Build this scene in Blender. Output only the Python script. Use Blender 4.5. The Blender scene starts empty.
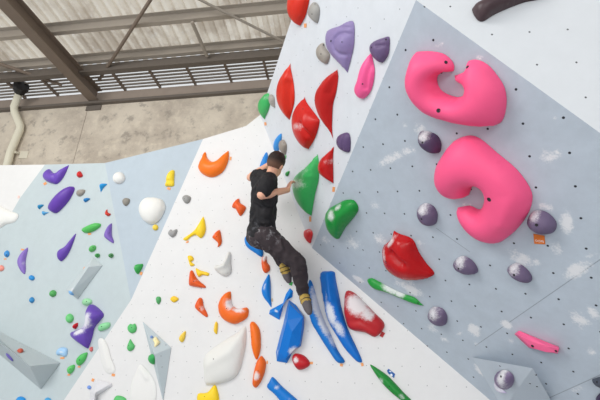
import bpy, bmesh, math, random
import numpy as np
from mathutils import Vector, Matrix, noise
from mathutils.geometry import delaunay_2d_cdt
from mathutils.bvhtree import BVHTree
random.seed(7); np.random.seed(7)
SC = bpy.context.scene
COL = SC.collection

# ------------------------------------------------------------------ camera
F = 400.0
PITCH = math.radians(24.7)
CAM = Vector((0, 0, 1.4))
cd = bpy.data.cameras.new('camera'); cam = bpy.data.objects.new('camera', cd); COL.objects.link(cam)
cam.location = CAM; cam.rotation_euler = (math.radians(90) + PITCH, 0, 0)
cd.sensor_width = 36; cd.lens = F / 600 * 36; cd.clip_start = 0.05; cd.clip_end = 200
SC.camera = cam
SP, CP = math.sin(PITCH), math.cos(PITCH)

def ray(x, y):
    a, b = (x - 300) / F, (200 - y) / F
    return Vector((a, CP - b * SP, b * CP + SP))
def at(x, y, d):
    return CAM + ray(x, y) * d
def hit(x, y, n, q):
    r = ray(x, y)
    return CAM + r * (n.dot(q - CAM) / n.dot(r))

# ------------------------------------------------------------------ scene bookkeeping
def tag(o, label=None, cat=None, group=None, kind=None):
    if label: o['label'] = label
    if cat: o['category'] = cat
    if group: o['group'] = group
    if kind: o['kind'] = kind
    return o
def link(name, me, mat=None, parent=None, mw=None):
    o = bpy.data.objects.new(name, me); COL.objects.link(o)
    if mat is not None and not me.materials: me.materials.append(mat)
    if parent is not None:
        o.parent = parent
    if mw is not None: o.matrix_world = mw if parent is None else parent.matrix_world.inverted() @ mw
    return o
def empty(name, mw):
    o = bpy.data.objects.new(name, None); COL.objects.link(o); o.matrix_world = mw
    o.empty_display_size = .05
    return o
def mesh_from(verts, faces, smooth=False):
    me = bpy.data.meshes.new('mesh')
    me.from_pydata([tuple(v) for v in verts], [], [tuple(f) for f in faces]); me.update()
    bm = bmesh.new(); bm.from_mesh(me)
    bmesh.ops.recalc_face_normals(bm, faces=bm.faces[:]); bm.to_mesh(me); bm.free()
    for p in me.polygons: p.use_smooth = smooth
    return me
def bm_mesh(bm, smooth=False):
    me = bpy.data.meshes.new('mesh')
    bmesh.ops.recalc_face_normals(bm, faces=bm.faces[:])
    bm.to_mesh(me); bm.free()
    for p in me.polygons: p.use_smooth = smooth
    return me
def bm_box(bm, c, s, rot=None):
    r = bmesh.ops.create_cube(bm, size=1.0)
    M = Matrix.Translation(c) @ (rot.to_4x4() if rot is not None else Matrix()) @ Matrix.Diagonal((*s, 1))
    bmesh.ops.transform(bm, matrix=M, verts=r['verts'])
def bm_tube(bm, pts, rad, seg=14, cap=True):
    pts = [Vector(p) for p in pts]; rings = []
    if not hasattr(rad, '__len__'): rad = [rad] * len(pts)
    up = None
    for i, p in enumerate(pts):
        t = (pts[min(i + 1, len(pts) - 1)] - pts[max(i - 1, 0)]).normalized()
        if up is None: up = t.orthogonal().normalized()
        up = (up - t * up.dot(t)).normalized(); s = t.cross(up)
        rings.append([bm.verts.new(p + (up * math.cos(k * 2 * math.pi / seg) + s * math.sin(k * 2 * math.pi / seg)) * rad[i]) for k in range(seg)])
    for a, b in zip(rings, rings[1:]):
        for k in range(seg): bm.faces.new((a[k], a[(k + 1) % seg], b[(k + 1) % seg], b[k]))
    if cap: bm.faces.new(rings[0][::-1]); bm.faces.new(rings[-1])

# ------------------------------------------------------------------ materials
def srgb(r, g, b):
    f = lambda c: (c / 255 / 12.92) if c / 255 <= .04045 else ((c / 255 + .055) / 1.055) ** 2.4
    return (f(r), f(g), f(b), 1)
class NT:
    def __init__(s, name):
        s.m = bpy.data.materials.new(name); s.m.use_nodes = True
        s.t = s.m.node_tree; s.b = s.t.nodes['Principled BSDF']; s.tc = s.t.nodes.new('ShaderNodeTexCoord')
    def n(s, typ, **kw):
        x = s.t.nodes.new(typ)
        for k, v in kw.items(): setattr(x, k, v)
        return x
    def put(s, sock, v):
        if hasattr(v, 'is_output') or isinstance(v, bpy.types.NodeSocket): s.t.links.new(v, sock)
        else: sock.default_value = v
    def math(s, op, a, b=0.0, c=0.0, clamp=False):
        x = s.n('ShaderNodeMath', operation=op, use_clamp=clamp)
        s.put(x.inputs[0], a); s.put(x.inputs[1], b); s.put(x.inputs[2], c)
        return x.outputs[0]
    def vec(s, op, a, b=(0, 0, 0), out=0):
        x = s.n('ShaderNodeVectorMath', operation=op); s.put(x.inputs[0], a); s.put(x.inputs[1], b)
        return x.outputs[out]
    def scale(s, a, f):
        x = s.n('ShaderNodeVectorMath', operation='SCALE'); s.put(x.inputs[0], a); s.put(x.inputs['Scale'], f)
        return x.outputs[0]
    def step(s, v, a, b, smooth=True):
        x = s.n('ShaderNodeMapRange'); x.interpolation_type = 'SMOOTHSTEP' if smooth else 'LINEAR'
        s.put(x.inputs[0], v); x.inputs[1].default_value = a; x.inputs[2].default_value = b
        return x.outputs[0]
    def noise(s, scale, detail=4, rough=.6, vec=None, w=0.0):
        x = s.n('ShaderNodeTexNoise'); x.inputs['Scale'].default_value = scale
        x.inputs['Detail'].default_value = detail; x.inputs['Roughness'].default_value = rough
        v = vec if vec is not None else s.tc.outputs['Object']
        if w: v = s.vec('ADD', v, (w, w * 1.7, w * .6))
        s.put(x.inputs['Vector'], v)
        return x.outputs[0]
    def mix(s, f, a, b):
        x = s.n('ShaderNodeMix', data_type='RGBA'); s.put(x.inputs[0], f); s.put(x.inputs[6], a); s.put(x.inputs[7], b)
        return x.outputs[2]
    def done(s, col, rough=.5, bump=None, bstr=.2, spec=.5, metal=0.0, bdist=.01):
        s.put(s.b.inputs['Base Color'], col); s.put(s.b.inputs['Roughness'], rough)
        s.b.inputs['Specular IOR Level'].default_value = spec; s.b.inputs['Metallic'].default_value = metal
        if bump is not None:
            x = s.n('ShaderNodeBump'); x.inputs['Strength'].default_value = bstr; x.inputs['Distance'].default_value = bdist
            s.put(x.inputs['Height'], bump); s.t.links.new(x.outputs[0], s.b.inputs['Normal'])
        return s.m
def simple(name, rgb, rough=.5, spec=.5, metal=0, nz=0.0, nscale=30, bstr=.15):
    t = NT(name); c = srgb(*rgb)
    if nz:
        n = t.noise(nscale)
        c2 = tuple(v * (1 - nz) for v in c[:3]) + (1,)
        return t.done(t.mix(n, c, c2), rough, n, bstr, spec, metal)
    return t.done(c, rough, None, 0, spec, metal)

CHALK = srgb(228, 229, 231)
def chalk_mask(t, spots, nscale=24, amp=1.3):
    """chalk smudges: (x, y, radius_x, radius_y, angle_deg, strength) in the object's own metres"""
    P = t.tc.outputs['Object']; acc = None
    nz = t.noise(nscale, 7, .78, w=3.1)
    nz2 = t.noise(nscale * 3.6, 3, .6, w=1.3)
    for (x, y, rx, ry, ang, st) in spots:
        d = t.vec('SUBTRACT', P, (x, y, 0)); a = math.radians(ang)
        u = t.vec('DOT_PRODUCT', d, (math.cos(a) / rx, math.sin(a) / rx, 0), out=1)
        v = t.vec('DOT_PRODUCT', d, (-math.sin(a) / ry, math.cos(a) / ry, 0), out=1)
        r = t.math('SQRT', t.math('ADD', t.math('MULTIPLY', u, u), t.math('MULTIPLY', v, v)))
        m = t.math('MULTIPLY', t.step(r, 1.5, .0), st)
        acc = m if acc is None else t.math('MAXIMUM', acc, m)
    k = t.math('ADD', t.math('MULTIPLY', t.math('SUBTRACT', nz, .5), amp), t.math('MULTIPLY', t.math('SUBTRACT', nz2, .5), amp * .45))
    k = t.math('SUBTRACT', t.math('ADD', t.math('MULTIPLY', acc, 1.15), k), .42)
    return t.math('MULTIPLY', t.step(k, 0.0, .8), t.step(acc, .0, .25))

_plain = {}
def hold_mat(rgb, rough=.45, spots=None, grain=.10, spec=.28):
    key = (rgb, rough, grain)
    if not spots and key in _plain: return _plain[key]
    t = NT('hold_resin')
    c = tuple(min(.96, v * 1.06) for v in srgb(*rgb)[:3]) + (1,); n = t.noise(22, 4, .6)
    c2 = tuple(v * (1 - grain * 1.3) for v in c[:3]) + (1,)
    col = t.mix(n, c, c2)
    fine = t.noise(260, 2, .6)
    if spots:
        m = chalk_mask(t, spots); col = t.mix(t.math('MULTIPLY', m, .85), col, CHALK)
        ro = t.math('ADD', t.math('MULTIPLY', m, .3), rough)
    else:
        ro = rough
    m = t.done(col, ro, fine, .25, spec, 0, .002)
    if not spots: _plain[key] = m
    return m

# ------------------------------------------------------------------ wall frames
class Wall:
    """a flat wall: origin o, in-plane axes ex, ey, outward normal n (towards the hall)"""
    def __init__(s, o, n, ex=None):
        s.o = Vector(o); s.n = Vector(n).normalized()
        ex = Vector(ex) if ex is not None else s.n.cross(Vector((0, 0, 1))) * -1
        ex = (ex - s.n * ex.dot(s.n)).normalized()
        s.ex, s.ey = ex, s.n.cross(ex)
        s.M = Matrix(((ex.x, s.ey.x, s.n.x, s.o.x), (ex.y, s.ey.y, s.n.y, s.o.y), (ex.z, s.ey.z, s.n.z, s.o.z), (0, 0, 0, 1)))
    def px(s, x, y, h=0.0):
        p = hit(x, y, s.n, s.o + s.n * h) - s.o
        return np.array((p.dot(s.ex), p.dot(s.ey)))
    def loc(s, P):
        p = Vector(P) - s.o
        return np.array((p.dot(s.ex), p.dot(s.ey)))
    def world(s, x, y, z=0.0):
        return s.o + s.ex * x + s.ey * y + s.n * z
    def at(s, x, y):
        return hit(x, y, s.n, s.o)

def wall_mat(name, rgb, lat=None, dot=.008, dotrgb=(40, 44, 52), dstr=1.0, spots=None, seams=None, rough=.55, mottle=.06):
    t = NT(name); c = srgb(*rgb)
    n = t.noise(1.7, 6, .65); n2 = t.noise(9, 5, .7, w=5)
    nn = t.math('MULTIPLY_ADD', n2, .5, t.math('MULTIPLY', n, .5))
    col = t.mix(t.step(nn, .3, .7), tuple(v * (1 - mottle) for v in c[:3]) + (1,), tuple(min(1, v * (1 + mottle * .5)) for v in c[:3]) + (1,))
    P = t.tc.outputs['Object']
    if seams:
        for (x0, y0, x1, y1) in seams:
            L = math.hypot(x1 - x0, y1 - y0); ux, uy = (x1 - x0) / L, (y1 - y0) / L
            d = t.vec('SUBTRACT', P, (x0, y0, 0))
            q = t.math('ABSOLUTE', t.vec('DOT_PRODUCT', d, (-uy, ux, 0), out=1))
            al = t.vec('DOT_PRODUCT', d, (ux, uy, 0), out=1)
            m = t.math('MULTIPLY', t.math('LESS_THAN', q, .0028), t.math('MULTIPLY', t.math('GREATER_THAN', al, 0), t.math('LESS_THAN', al, L)))
            col = t.mix(t.math('MULTIPLY', m, .45), col, srgb(80, 86, 98))
    if spots:
        col = t.mix(t.math('MULTIPLY', chalk_mask(t, spots, 20, 2.3), .85), col, CHALK)
    if lat:
        (ox, oy), a1, a2 = lat
        D = a1[0] * a2[1] - a1[1] * a2[0]
        d = t.vec('SUBTRACT', P, (ox, oy, 0))
        u = t.vec('DOT_PRODUCT', d, (a2[1] / D, -a2[0] / D, 0), out=1)
        v = t.vec('DOT_PRODUCT', d, (-a1[1] / D, a1[0] / D, 0), out=1)
        fu = t.math('SUBTRACT', u, t.math('ROUND', u)); fv = t.math('SUBTRACT', v, t.math('ROUND', v))
        vv = t.vec('ADD', t.scale((a1[0], a1[1], 0), fu), t.scale((a2[0], a2[1], 0), fv))
        r = t.vec('LENGTH', vv, out=1)
        m = t.step(r, dot, dot * .75)
        col = t.mix(t.math('MULTIPLY', m, dstr), col, srgb(*dotrgb))
    return t.done(col, rough, n2, .04, .35, 0, .01)

def panel(name, wall, pts, mat, thick=.06):
    """a closed wall panel whose face is the polygon pts (wall coordinates)"""
    v = [(p[0], p[1], 0) for p in pts] + [(p[0], p[1], -thick) for p in pts]
    k = len(pts)
    f = [tuple(range(k)), tuple(range(2 * k - 1, k - 1, -1))] + [(i, i + k, (i + 1) % k + k, (i + 1) % k) for i in range(k)]
    o = link(name, mesh_from(v, f), mat, None, wall.M)
    o['kind'] = 'structure'
    return o

# ------------------------------------------------------------------ climbing holds
def smooth_poly(p, sub=3):
    p = np.array(p, float); n = len(p); out = []
    for i in range(n):
        a, b, c, d = p[i - 1], p[i], p[(i + 1) % n], p[(i + 2) % n]
        for k in range(sub):
            t = k / sub
            out.append(.5 * ((2 * b) + (c - a) * t + (2 * a - 5 * b + 4 * c - d) * t * t + (3 * b - a - 3 * c + d) * t ** 3))
    return np.array(out)
def in_poly(P, q):
    x, y = P[:, 0], P[:, 1]; r = np.zeros(len(P), bool); n = len(q); j = n - 1
    for i in range(n):
        xi, yi = q[i]; xj, yj = q[j]
        c = ((yi > y) != (yj > y)) & (x < (xj - xi) * (y - yi) / (yj - yi + 1e-12) + xi)
        r ^= c; j = i
    return r
def seg_dist(P, a, b):
    ab = b - a; L = max(ab @ ab, 1e-12)
    t = np.clip(((P - a) @ ab) / L, 0, 1)
    return np.hypot(*(P - (a + t[:, None] * ab)).T)
def poly_area(q):
    x, y = q[:, 0], q[:, 1]
    return .5 * np.sum(x * np.roll(y, -1) - np.roll(x, -1) * y)

def dome_mesh(wall, outline, h, p=.5, soft=True, ridges=(), tilt=(0, 0), w=None, res=None, lump=0.0):
    """an inflated shape over the outline: steep rounded rim, h metres high"""
    px = smooth_poly(outline) if soft else np.array(outline, float)
    if not soft:
        px = np.array([px[i] + (px[(i + 1) % len(px)] - px[i]) * k / 4 for i in range(len(px)) for k in range(4)])
    q = np.array([wall.px(*v) for v in px])
    A = poly_area(q)
    if A < 0: q = q[::-1]; px = px[::-1]; A = -A
    per = np.sum(np.hypot(*(np.roll(q, -1, 0) - q).T))
    W = w or 1.2 * A / per
    # the outline is what is seen: find where the rim stands on the wall
    out = []
    T = np.roll(q, -1, 0) - np.roll(q, 1, 0); T /= np.maximum(np.hypot(*T.T), 1e-9)[:, None]
    O = np.stack([T[:, 1], -T[:, 0]], 1)
    cc = q.mean(0)
    for i in range(len(q)):
        v = CAM - wall.world(*q[i]); v.normalize()
        ov = O[i][0] * v.dot(wall.ex) + O[i][1] * v.dot(wall.ey); nv = max(v.dot(wall.n), .05)
        if ov < 0:
            # local half width, straight across from this point
            d = -O[i]; best = 9.0
            for j in range(len(q)):
                p0, e = q[j], q[(j + 1) % len(q)] - q[j]
                D = d[0] * e[1] - d[1] * e[0]
                if abs(D) < 1e-12: continue
                w0 = p0 - q[i]; tt = (w0[0] * e[1] - w0[1] * e[0]) / D; uu = (w0[0] * d[1] - w0[1] * d[0]) / D
                if tt > 1e-5 and 0 <= uu <= 1: best = min(best, tt)
            wl = min(W, best * .5); hl = h * math.sqrt(max(wl / W, .02))
            th = math.atan(-ov / nv * hl / max(wl, 1e-4)); z = hl * .85 * math.sin(th); ins = wl * (1 - math.cos(th))
            out.append(wall.px(px[i][0], px[i][1], z) + O[i] * ins - q[i])
        else: out.append(np.zeros(2))
    D_ = np.array(out)
    for _ in range(4): D_ = .5 * D_ + .25 * (np.roll(D_, 1, 0) + np.roll(D_, -1, 0))
    q = q + D_
    # even out spacing
    c = q.mean(0); q = q - c
    per = np.sum(np.hypot(*(np.roll(q, -1, 0) - q).T)); A = abs(poly_area(q))
    res = res or max(.005, math.sqrt(A) / 26)
    lo, hi = q.min(0) - res * 1.5, q.max(0) + res * 1.5
    nx, ny = int((hi[0] - lo[0]) / res) + 2, int((hi[1] - lo[1]) / res) + 2
    gx, gy = np.meshgrid(lo[0] + np.arange(nx) * res, lo[1] + np.arange(ny) * res, indexing='ij')
    G = np.stack([gx.ravel(), gy.ravel()], 1)
    ins = in_poly(G, q)
    dist = np.full(len(G), 1e9)
    for i in range(len(q)):
        dist = np.minimum(dist, seg_dist(G, q[i], q[(i + 1) % len(q)]))
    M = (ins & (dist > res * .15)).reshape(nx, ny)
    u = np.zeros((nx, ny))
    for _ in range(500):
        v = np.zeros_like(u)
        v[1:-1, 1:-1] = .25 * (u[2:, 1:-1] + u[:-2, 1:-1] + u[1:-1, 2:] + u[1:-1, :-2] + res * res)
        u = np.where(M, v, 0)
    use = ins & (dist > res * .45) & M.ravel()
    if not use.any(): use = ins & M.ravel()
    um = u.max() if u.max() > 0 else 1
    U = (u / um).ravel()[use]
    I = G[use]
    z = h * np.clip(U, 0, 1) ** p
    ext = np.abs(q).max(0)
    z = z * np.clip(1 + tilt[0] * I[:, 0] / ext[0] + tilt[1] * I[:, 1] / ext[1], .15, 3)
    for (line, amp, wd) in ridges:
        L = np.array([wall.px(x, y, h * .7) for x, y in line]) - c
        d = np.full(len(I), 1e9)
        if len(L) == 1: d = np.hypot(*(I - L[0]).T)
        for a, b in zip(L, L[1:]): d = np.minimum(d, seg_dist(I, a, b))
        z = z + amp * np.exp(-(d / wd) ** 2) * np.clip(U, 0, 1) ** .4
    if lump:
        z = z + np.array([noise.noise(Vector((a * 18 + c[0] * 9, b * 18, 3.3))) for a, b in I]) * lump * np.clip(U, 0, 1) ** .5
    z = np.maximum(z, .003)
    vs = [Vector(v) for v in q] + [Vector(v) for v in I]
    k = len(q)
    V, E, Fc, ov, oe, of = delaunay_2d_cdt(vs, [], [list(range(k))], 1, 1e-6)
    hz = {}
    Z = []
    for vi, src in enumerate(ov):
        s = [x for x in src if x >= k]
        Z.append(float(z[s[0] - k]) if s else .002)
    Fc = [tuple(f) for f in Fc if len(f) >= 3]
    # keep the one connected sheet
    em = {}
    for fi, f in enumerate(Fc):
        for a_, b_ in zip(f, f[1:] + f[:1]): em.setdefault((min(a_, b_), max(a_, b_)), []).append(fi)
    adj = [[] for _ in Fc]
    for l_ in em.values():
        for x_ in l_:
            adj[x_] += [y_ for y_ in l_ if y_ != x_]
    seen, best = set(), []
    for s0 in range(len(Fc)):
        if s0 in seen: continue
        st_, comp = [s0], []
        seen.add(s0)
        while st_:
            k_ = st_.pop(); comp.append(k_)
            for y_ in adj[k_]:
                if y_ not in seen: seen.add(y_); st_.append(y_)
        if len(comp) > len(best): best = comp
    Fc = [Fc[i] for i in best]
    used = sorted({i for f in Fc for i in f}); rm = {o_: n_ for n_, o_ in enumerate(used)}
    me = mesh_from([(V[i].x, V[i].y, Z[i]) for i in used], [tuple(rm[i] for i in f) for f in Fc], True)
    # face outwards
    up = sum(pp.normal.z * pp.area for pp in me.polygons)
    if up < 0: me.flip_normals()
    return me, c

HOLDS = []
def hold_local(wall, c, x, y, h):
    return wall.px(x, y, h) - c
def spots_px(wall, c, chalk, h):
    out = []
    for s in chalk:
        x, y, r = s[:3]; ry = s[3] if len(s) > 3 else r; ang = s[4] if len(s) > 4 else 0; st = s[5] if len(s) > 5 else 1.0
        p = wall.px(x, y, h) - c
        a = math.radians(ang)
        e1 = wall.px(x + math.cos(a) * r, y + math.sin(a) * r, h) - c - p
        e2 = wall.px(x - math.sin(a) * ry, y + math.cos(a) * ry, h) - c - p
        out.append((p[0], p[1], np.hypot(*e1), np.hypot(*e2), math.degrees(math.atan2(e1[1], e1[0])), st))
    return out
BOLT_BLACK = None
def bolt_on(root, me, wall, c, x, y, r=.008):
    """a dark socket bolt where the photo shows one; laid on the hold's own surface"""
    global BOLT_BLACK
    if BOLT_BLACK is None: BOLT_BLACK = simple('bolt_steel', (38, 36, 42), .45, .5, .3)
    Mi = root.matrix_world.inverted()
    o = Mi @ CAM; d = ((Mi @ (CAM + ray(x, y))) - o).normalized()
    b = BVHTree.FromPolygons([v.co for v in me.vertices], [p.vertices for p in me.polygons])
    L, N, i, dd = b.ray_cast(o, d)
    if L is None: return
    if N.dot(d) > 0: N = -N
    bm = bmesh.new(); t = N.orthogonal().normalized(); s = N.cross(t)
    n = 12; a0 = [bm.verts.new(L - N * .004 + (t * math.cos(k * 2 * math.pi / n) + s * math.sin(k * 2 * math.pi / n)) * r) for k in range(n)]
    a1 = [bm.verts.new(L + N * .0018 + (t * math.cos(k * 2 * math.pi / n) + s * math.sin(k * 2 * math.pi / n)) * r * .92) for k in range(n)]
    a2 = [bm.verts.new(L + N * .0006 + (t * math.cos(k * 2 * math.pi / n) + s * math.sin(k * 2 * math.pi / n)) * r * .6) for k in range(n)]
    for A_, B_ in ((a0, a1), (a1, a2)):
        for k in range(n): bm.faces.new((A_[k], A_[(k + 1) % n], B_[(k + 1) % n], B_[k]))
    bm.faces.new(a2)
    link('bolt_socket', bm_mesh(bm), BOLT_BLACK, root)

def hold(label, wall, outline, rgb, h, bolts=(), chalk=(), group=None, rough=.45, name='climbing_hold', cat='climbing hold', br=.008, grain=.10, **kw):
    if wall is globals().get('V'):          # seen at a slant: the rim rolls out of sight, so a little wider
        mx = sum(p[0] for p in outline) / len(outline)
        outline = [(mx - 1.2 + (p[0] - mx) * 1.07, p[1]) for p in outline]
    me, c = dome_mesh(wall, outline, h, **kw)
    o = link(name, me, hold_mat(rgb, rough, spots_px(wall, c, chalk, h * .7) if chalk else None, grain), None, wall.M @ Matrix.Translation((c[0], c[1], .0015)))
    tag(o, label, cat, group)
    for b in bolts: bolt_on(o, me, wall, c, b[0], b[1], b[2] if len(b) > 2 else br)
    HOLDS.append(o)
    return o
def blob(x, y, rx, ry=None, ang=0, n=10, wob=.0):
    ry = ry or rx; a = math.radians(ang); out = []
    for k in range(n):
        t = k * 2 * math.pi / n; q = 1 + wob * math.sin(3.1 * k + x)
        u, v = rx * math.cos(t) * q, ry * math.sin(t) * q
        out.append((x + u * math.cos(a) - v * math.sin(a), y + u * math.sin(a) + v * math.cos(a)))
    return out
def facet(label, wall, verts, faces, rgb, bolts=(), chalk=(), group=None, rough=.5, name='climbing_hold', cat='climbing hold', bevel=.004, mat=None, br=.008):
    """an angular volume: (x, y, height in metres) corners as seen, and its faces"""
    P = []
    for (x, y, z) in verts:
        p = wall.px(x, y, z); P.append((p[0], p[1], max(z, .002)))
    P = np.array(P); c = P[:, :2].mean(0); P[:, :2] -= c
    me = mesh_from(P, faces)
    if mat is None: mat = hold_mat(rgb, rough, spots_px(wall, c, chalk, .05) if chalk else None, .05)
    o = link(name, me, mat, None, wall.M @ Matrix.Translation((c[0], c[1], .0015)))
    if bevel:
        b = o.modifiers.new('edge', 'BEVEL'); b.width = bevel; b.segments = 2; b.limit_method = 'ANGLE'; b.angle_limit = math.radians(12)
    tag(o, label, cat, group)
    for b in bolts: bolt_on(o, me, wall, c, b[0], b[1], b[2] if len(b) > 2 else br)
    HOLDS.append(o)
    return o
TAGM = {}
def route_tag(label, wall, pts, rgb=(236, 140, 70), group='small orange route tags', thick=.002):
    """a flat paper or plastic tag stuck on the wall"""
    q = np.array([wall.px(*v) for v in pts]); c = q.mean(0); q -= c; k = len(q)
    v = [(a, b, .001) for a, b in q] + [(a, b, .001 + thick) for a, b in q]
    f = [tuple(range(k)), tuple(range(k, 2 * k))] + [(i, (i + 1) % k, (i + 1) % k + k, i + k) for i in range(k)]
    if rgb not in TAGM: TAGM[rgb] = simple('tag_card', rgb, .6, .3, 0, .12, 60)
    o = link('route_tag', mesh_from(v, f), TAGM[rgb], None, wall.M @ Matrix.Translation((c[0], c[1], .0008)))
    tag(o, label, 'route tag', group)
    return o, c
def sq(x, y, a, b=None, ang=0):
    b = b or a; t = math.radians(ang)
    return [(x + u * math.cos(t) - v * math.sin(t), y + u * math.sin(t) + v * math.cos(t)) for u, v in ((-a, -b), (a, -b), (a, b), (-a, b))]

# ------------------------------------------------------------------ the walls
camv = lambda x, y, z: Vector((x, z * CP - y * SP, z * SP + y * CP))
GA = camv(0.12582172, 0.00135102, -0.15690322); GB = camv(0.0683053, -0.17892612, 0.05360335)
GT = CAM + camv(0.76933921, 0.06746969, 3.15554661)
nG = camv(-0.70004235, -0.43654514, -0.56512746)
G = Wall(GT, nG, GA)
P1, E_, X_, L2 = G.at(312, 248), G.at(416, 0), G.at(600, 133), G.at(490, 400)
dl = (L2 - P1); hd = Vector((dl.x, dl.y, 0)).normalized(); nn = Vector((hd.y, -hd.x, 0))
if nn.dot(P1 - CAM) > 0: nn = -nn
tl = math.radians(5); nW = dl.cross(Vector((0, 0, 1)) * math.cos(tl) + nn * math.sin(tl)).normalized()
if nW.dot(P1 - CAM) > 0: nW = -nW
W = Wall(P1, nW)
Q1, Q0, WT = W.at(260, 115), W.at(246, 126), W.at(203, 139)
WM, WB = W.at(131, 300), W.at(64, 400)
nV = (Q1 - P1).cross(E_ - P1).normalized()
if nV.dot(P1 - CAM) > 0: nV = -nV
V = Wall(P1, nV)
VT = V.at(295, 0)
# upper wall: through the overhang's top edge, leaning out a little
eU = (X_ - E_).normalized()
nU = Vector((0, -math.cos(math.radians(14)), -math.sin(math.radians(14))))
nU = (nU - eU * nU.dot(eU)).normalized()
U = Wall(E_, nU)
# left walls
r0 = ray(105, 163); FT = CAM + r0 * ((WT.z - CAM.z - .03) / r0.z)
nA = (WM - FT).cross(WB - FT).normalized()
if nA.dot(FT - CAM) > 0: nA = -nA
A = Wall(FT, nA)
nC = (WT - FT).cross(WM - FT).normalized()
if nC.dot(FT - CAM) > 0: nC = -nC
C = Wall(FT, nC)
print('A n', nA, 'C n', nC, 'A(0,165) z', A.at(0, 165), 'V n', nV, 'W n', nW, 'U n', nU)

def px_lat(w, o, a, b):
    o_, a_, b_ = w.px(*o), w.px(*a), w.px(*b)
    return (tuple(o_), tuple(a_ - o_), tuple(b_ - o_))
def wspots(w, L):
    return spots_px(w, np.zeros(2), [(*s[:5], s[5] * 1.3) for s in L], 0)
latG = ((0, 0), (GA.length, 0), tuple(np.array((GB.dot(G.ex), GB.dot(G.ey)))))
chalkG = [(392, 158, 26, 6, -25, .75), (408, 150, 9, 6, 0, .7), (421, 131, 10, 8, 30, .7), (550, 156, 14, 9, -25, .7), (556, 152, 5, 4, 0, .8),
  (567, 222, 9, 13, 10, .95), (546, 207, 12, 6, 30, .7), (556, 248, 9, 8, 0, .6), (577, 270, 20, 9, -35, .85), (590, 255, 10, 4, -25, .5), (522, 259, 18, 9, 20, .75), (536, 262, 8, 5, 20, .6),
  (474, 330, 9, 6, 20, 1.0), (506, 324.5, 8, 4.5, 10, 1.0), (482, 371, 12, 4.5, 38, 1.0), (476, 343, 3, 3, 0, .6), (510, 341, 6, 3, 10, .6), (580, 320, 12, 10, 0, .75), (594, 313, 8, 8, 0, .8), (592, 352, 6, 5, 0, .6), (460, 334, 5, 3, -30, .6),
  (353, 243, 10, 9, 0, .6), (325, 240, 7, 5, 0, .6), (380, 240, 9, 7, 0, .7), (412, 290, 14, 6, 15, .85), (405, 283, 14, 6, 0, .7), (358, 279, 9, 3, 25, 1.0), (432, 328, 10, 6, 40, .6), (445, 340, 8, 4, 35, .55), (420, 243, 7, 6, 40, .5), (375, 205, 9, 6, 0, .5), (465, 205, 10, 6, 0, .55), (472, 100, 6, 4, 0, .45), (440, 44, 7, 4, -10, .6), (478, 58, 6, 4, -10, .6), (405, 125, 5, 4, 0, .5), (555, 118, 5, 3, 0, .6), (535, 42, 5, 3, 0, .4), (545, 392, 8, 4, -20, .5), (578, 389, 10, 4, -20, .55)]
seamsG = []
for a, b in (((475, 346), (640, 232)), ((549, 398), (640, 357)), ((436, 228), (470, 252))):
    p, q = G.px(*a), G.px(*b); seamsG.append((p[0], p[1], q[0], q[1]))
mG = wall_mat('overhang_paint', (183, 194, 205), latG, .0085, (36, 38, 46), 1, wspots(G, chalkG), seamsG, .5, .09)
mW = wall_mat('white_wall_paint', (220, 220, 220), px_lat(W, (402, 366.3), (420.4, 366.7), (408.4, 385)), .0055, (84, 86, 92), .6, None, None, .55, .03)
mV = wall_mat('side_wall_paint', (213, 218, 224), px_lat(V, (370.4, 28), (358, 36), (358, 8)), .0055, (96, 100, 108), .65, None, None, .5, .05)
mU = wall_mat('upper_wall_paint', (212, 216, 220), px_lat(U, (492, 34.5), (529.5, 32), (537, 64.7)), .0065, (50, 52, 58), .9, None, None, .5, .03)
mA = wall_mat('pale_blue_paint', (186, 198, 201), px_lat(A, (27, 300), (39, 300), (27, 312)), .004, (120, 128, 134), .0, None, None, .6, .05)
mC = wall_mat('blue_grey_paint', (177, 190, 200), px_lat(A, (27, 300), (39, 300), (27, 312)), .004, (120, 128, 134), .0, None, None, .6, .05)
mA2 = wall_mat('left_white_paint', (220, 220, 219), None, rough=.6, mottle=.03)

def flr(p, q):
    """continue the edge p->q down to the floor"""
    t = (p.z - 0) / (p.z - q.z); return p + (q - p) * t
dVU = nV.cross(nU).normalized()
if dVU.z < 0: dVU = -dVU
E2 = E_ + dVU * ((VT.z - E_.z) / dVU.z)
top = (VT - Q1)
VT2 = Q1 + top * 1.75
panel('wall_side', V, [V.loc(p) for p in (Q1, P1, E_, E2)], mV)
X2 = E_ + (X_ - E_) * 2.3
L3 = flr(P1, L2)
gd = Vector((nG.y, -nG.x, 0)).normalized()
if gd.y > 0: gd = -gd
L4 = L3 + gd * 3.2
panel('wall_right', G, [G.loc(p) for p in (P1, L3, L4, X2, E_)], mG)
U3 = X2 + U.ey * (1 if U.ey.z > 0 else -1) * 3.2
panel('wall_upper', U, [U.loc(p) for p in (E_, X2, U3, E2)], mU)
WB2 = flr(WM, WB)
panel('wall_front', W, [W.loc(p) for p in (Q0, WT, WM, WB2, L3, P1, Q1)], mW)
panel('wall_corner', C, [C.loc(p) for p in (FT, WM, WT)], mC)
AL = [A.at(45, 164.6), A.at(20, 198), A.at(12, 212), A.at(-25, 262)]
AB = A.world(A.loc(AL[3])[0] - 1.2, A.loc(AL[3])[1])
AF = Vector((AB.x, AB.y, 0)); AF = A.world(*A.loc(AF)); 
q = A.loc(AB); dn = A.ey if A.ey.z < 0 else -A.ey
AF = AB + dn * (AB.z / abs(dn.z))
panel('wall_left', A, [A.loc(p) for p in [FT] + AL + [AB, AF, WB2, WM]], mA)
ATL = A.at(-60, 166)
panel('wall_left_end', A, [A.loc(p) for p in [AL[0], ATL, AB] + AL[3:0:-1]], mA2)

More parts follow.
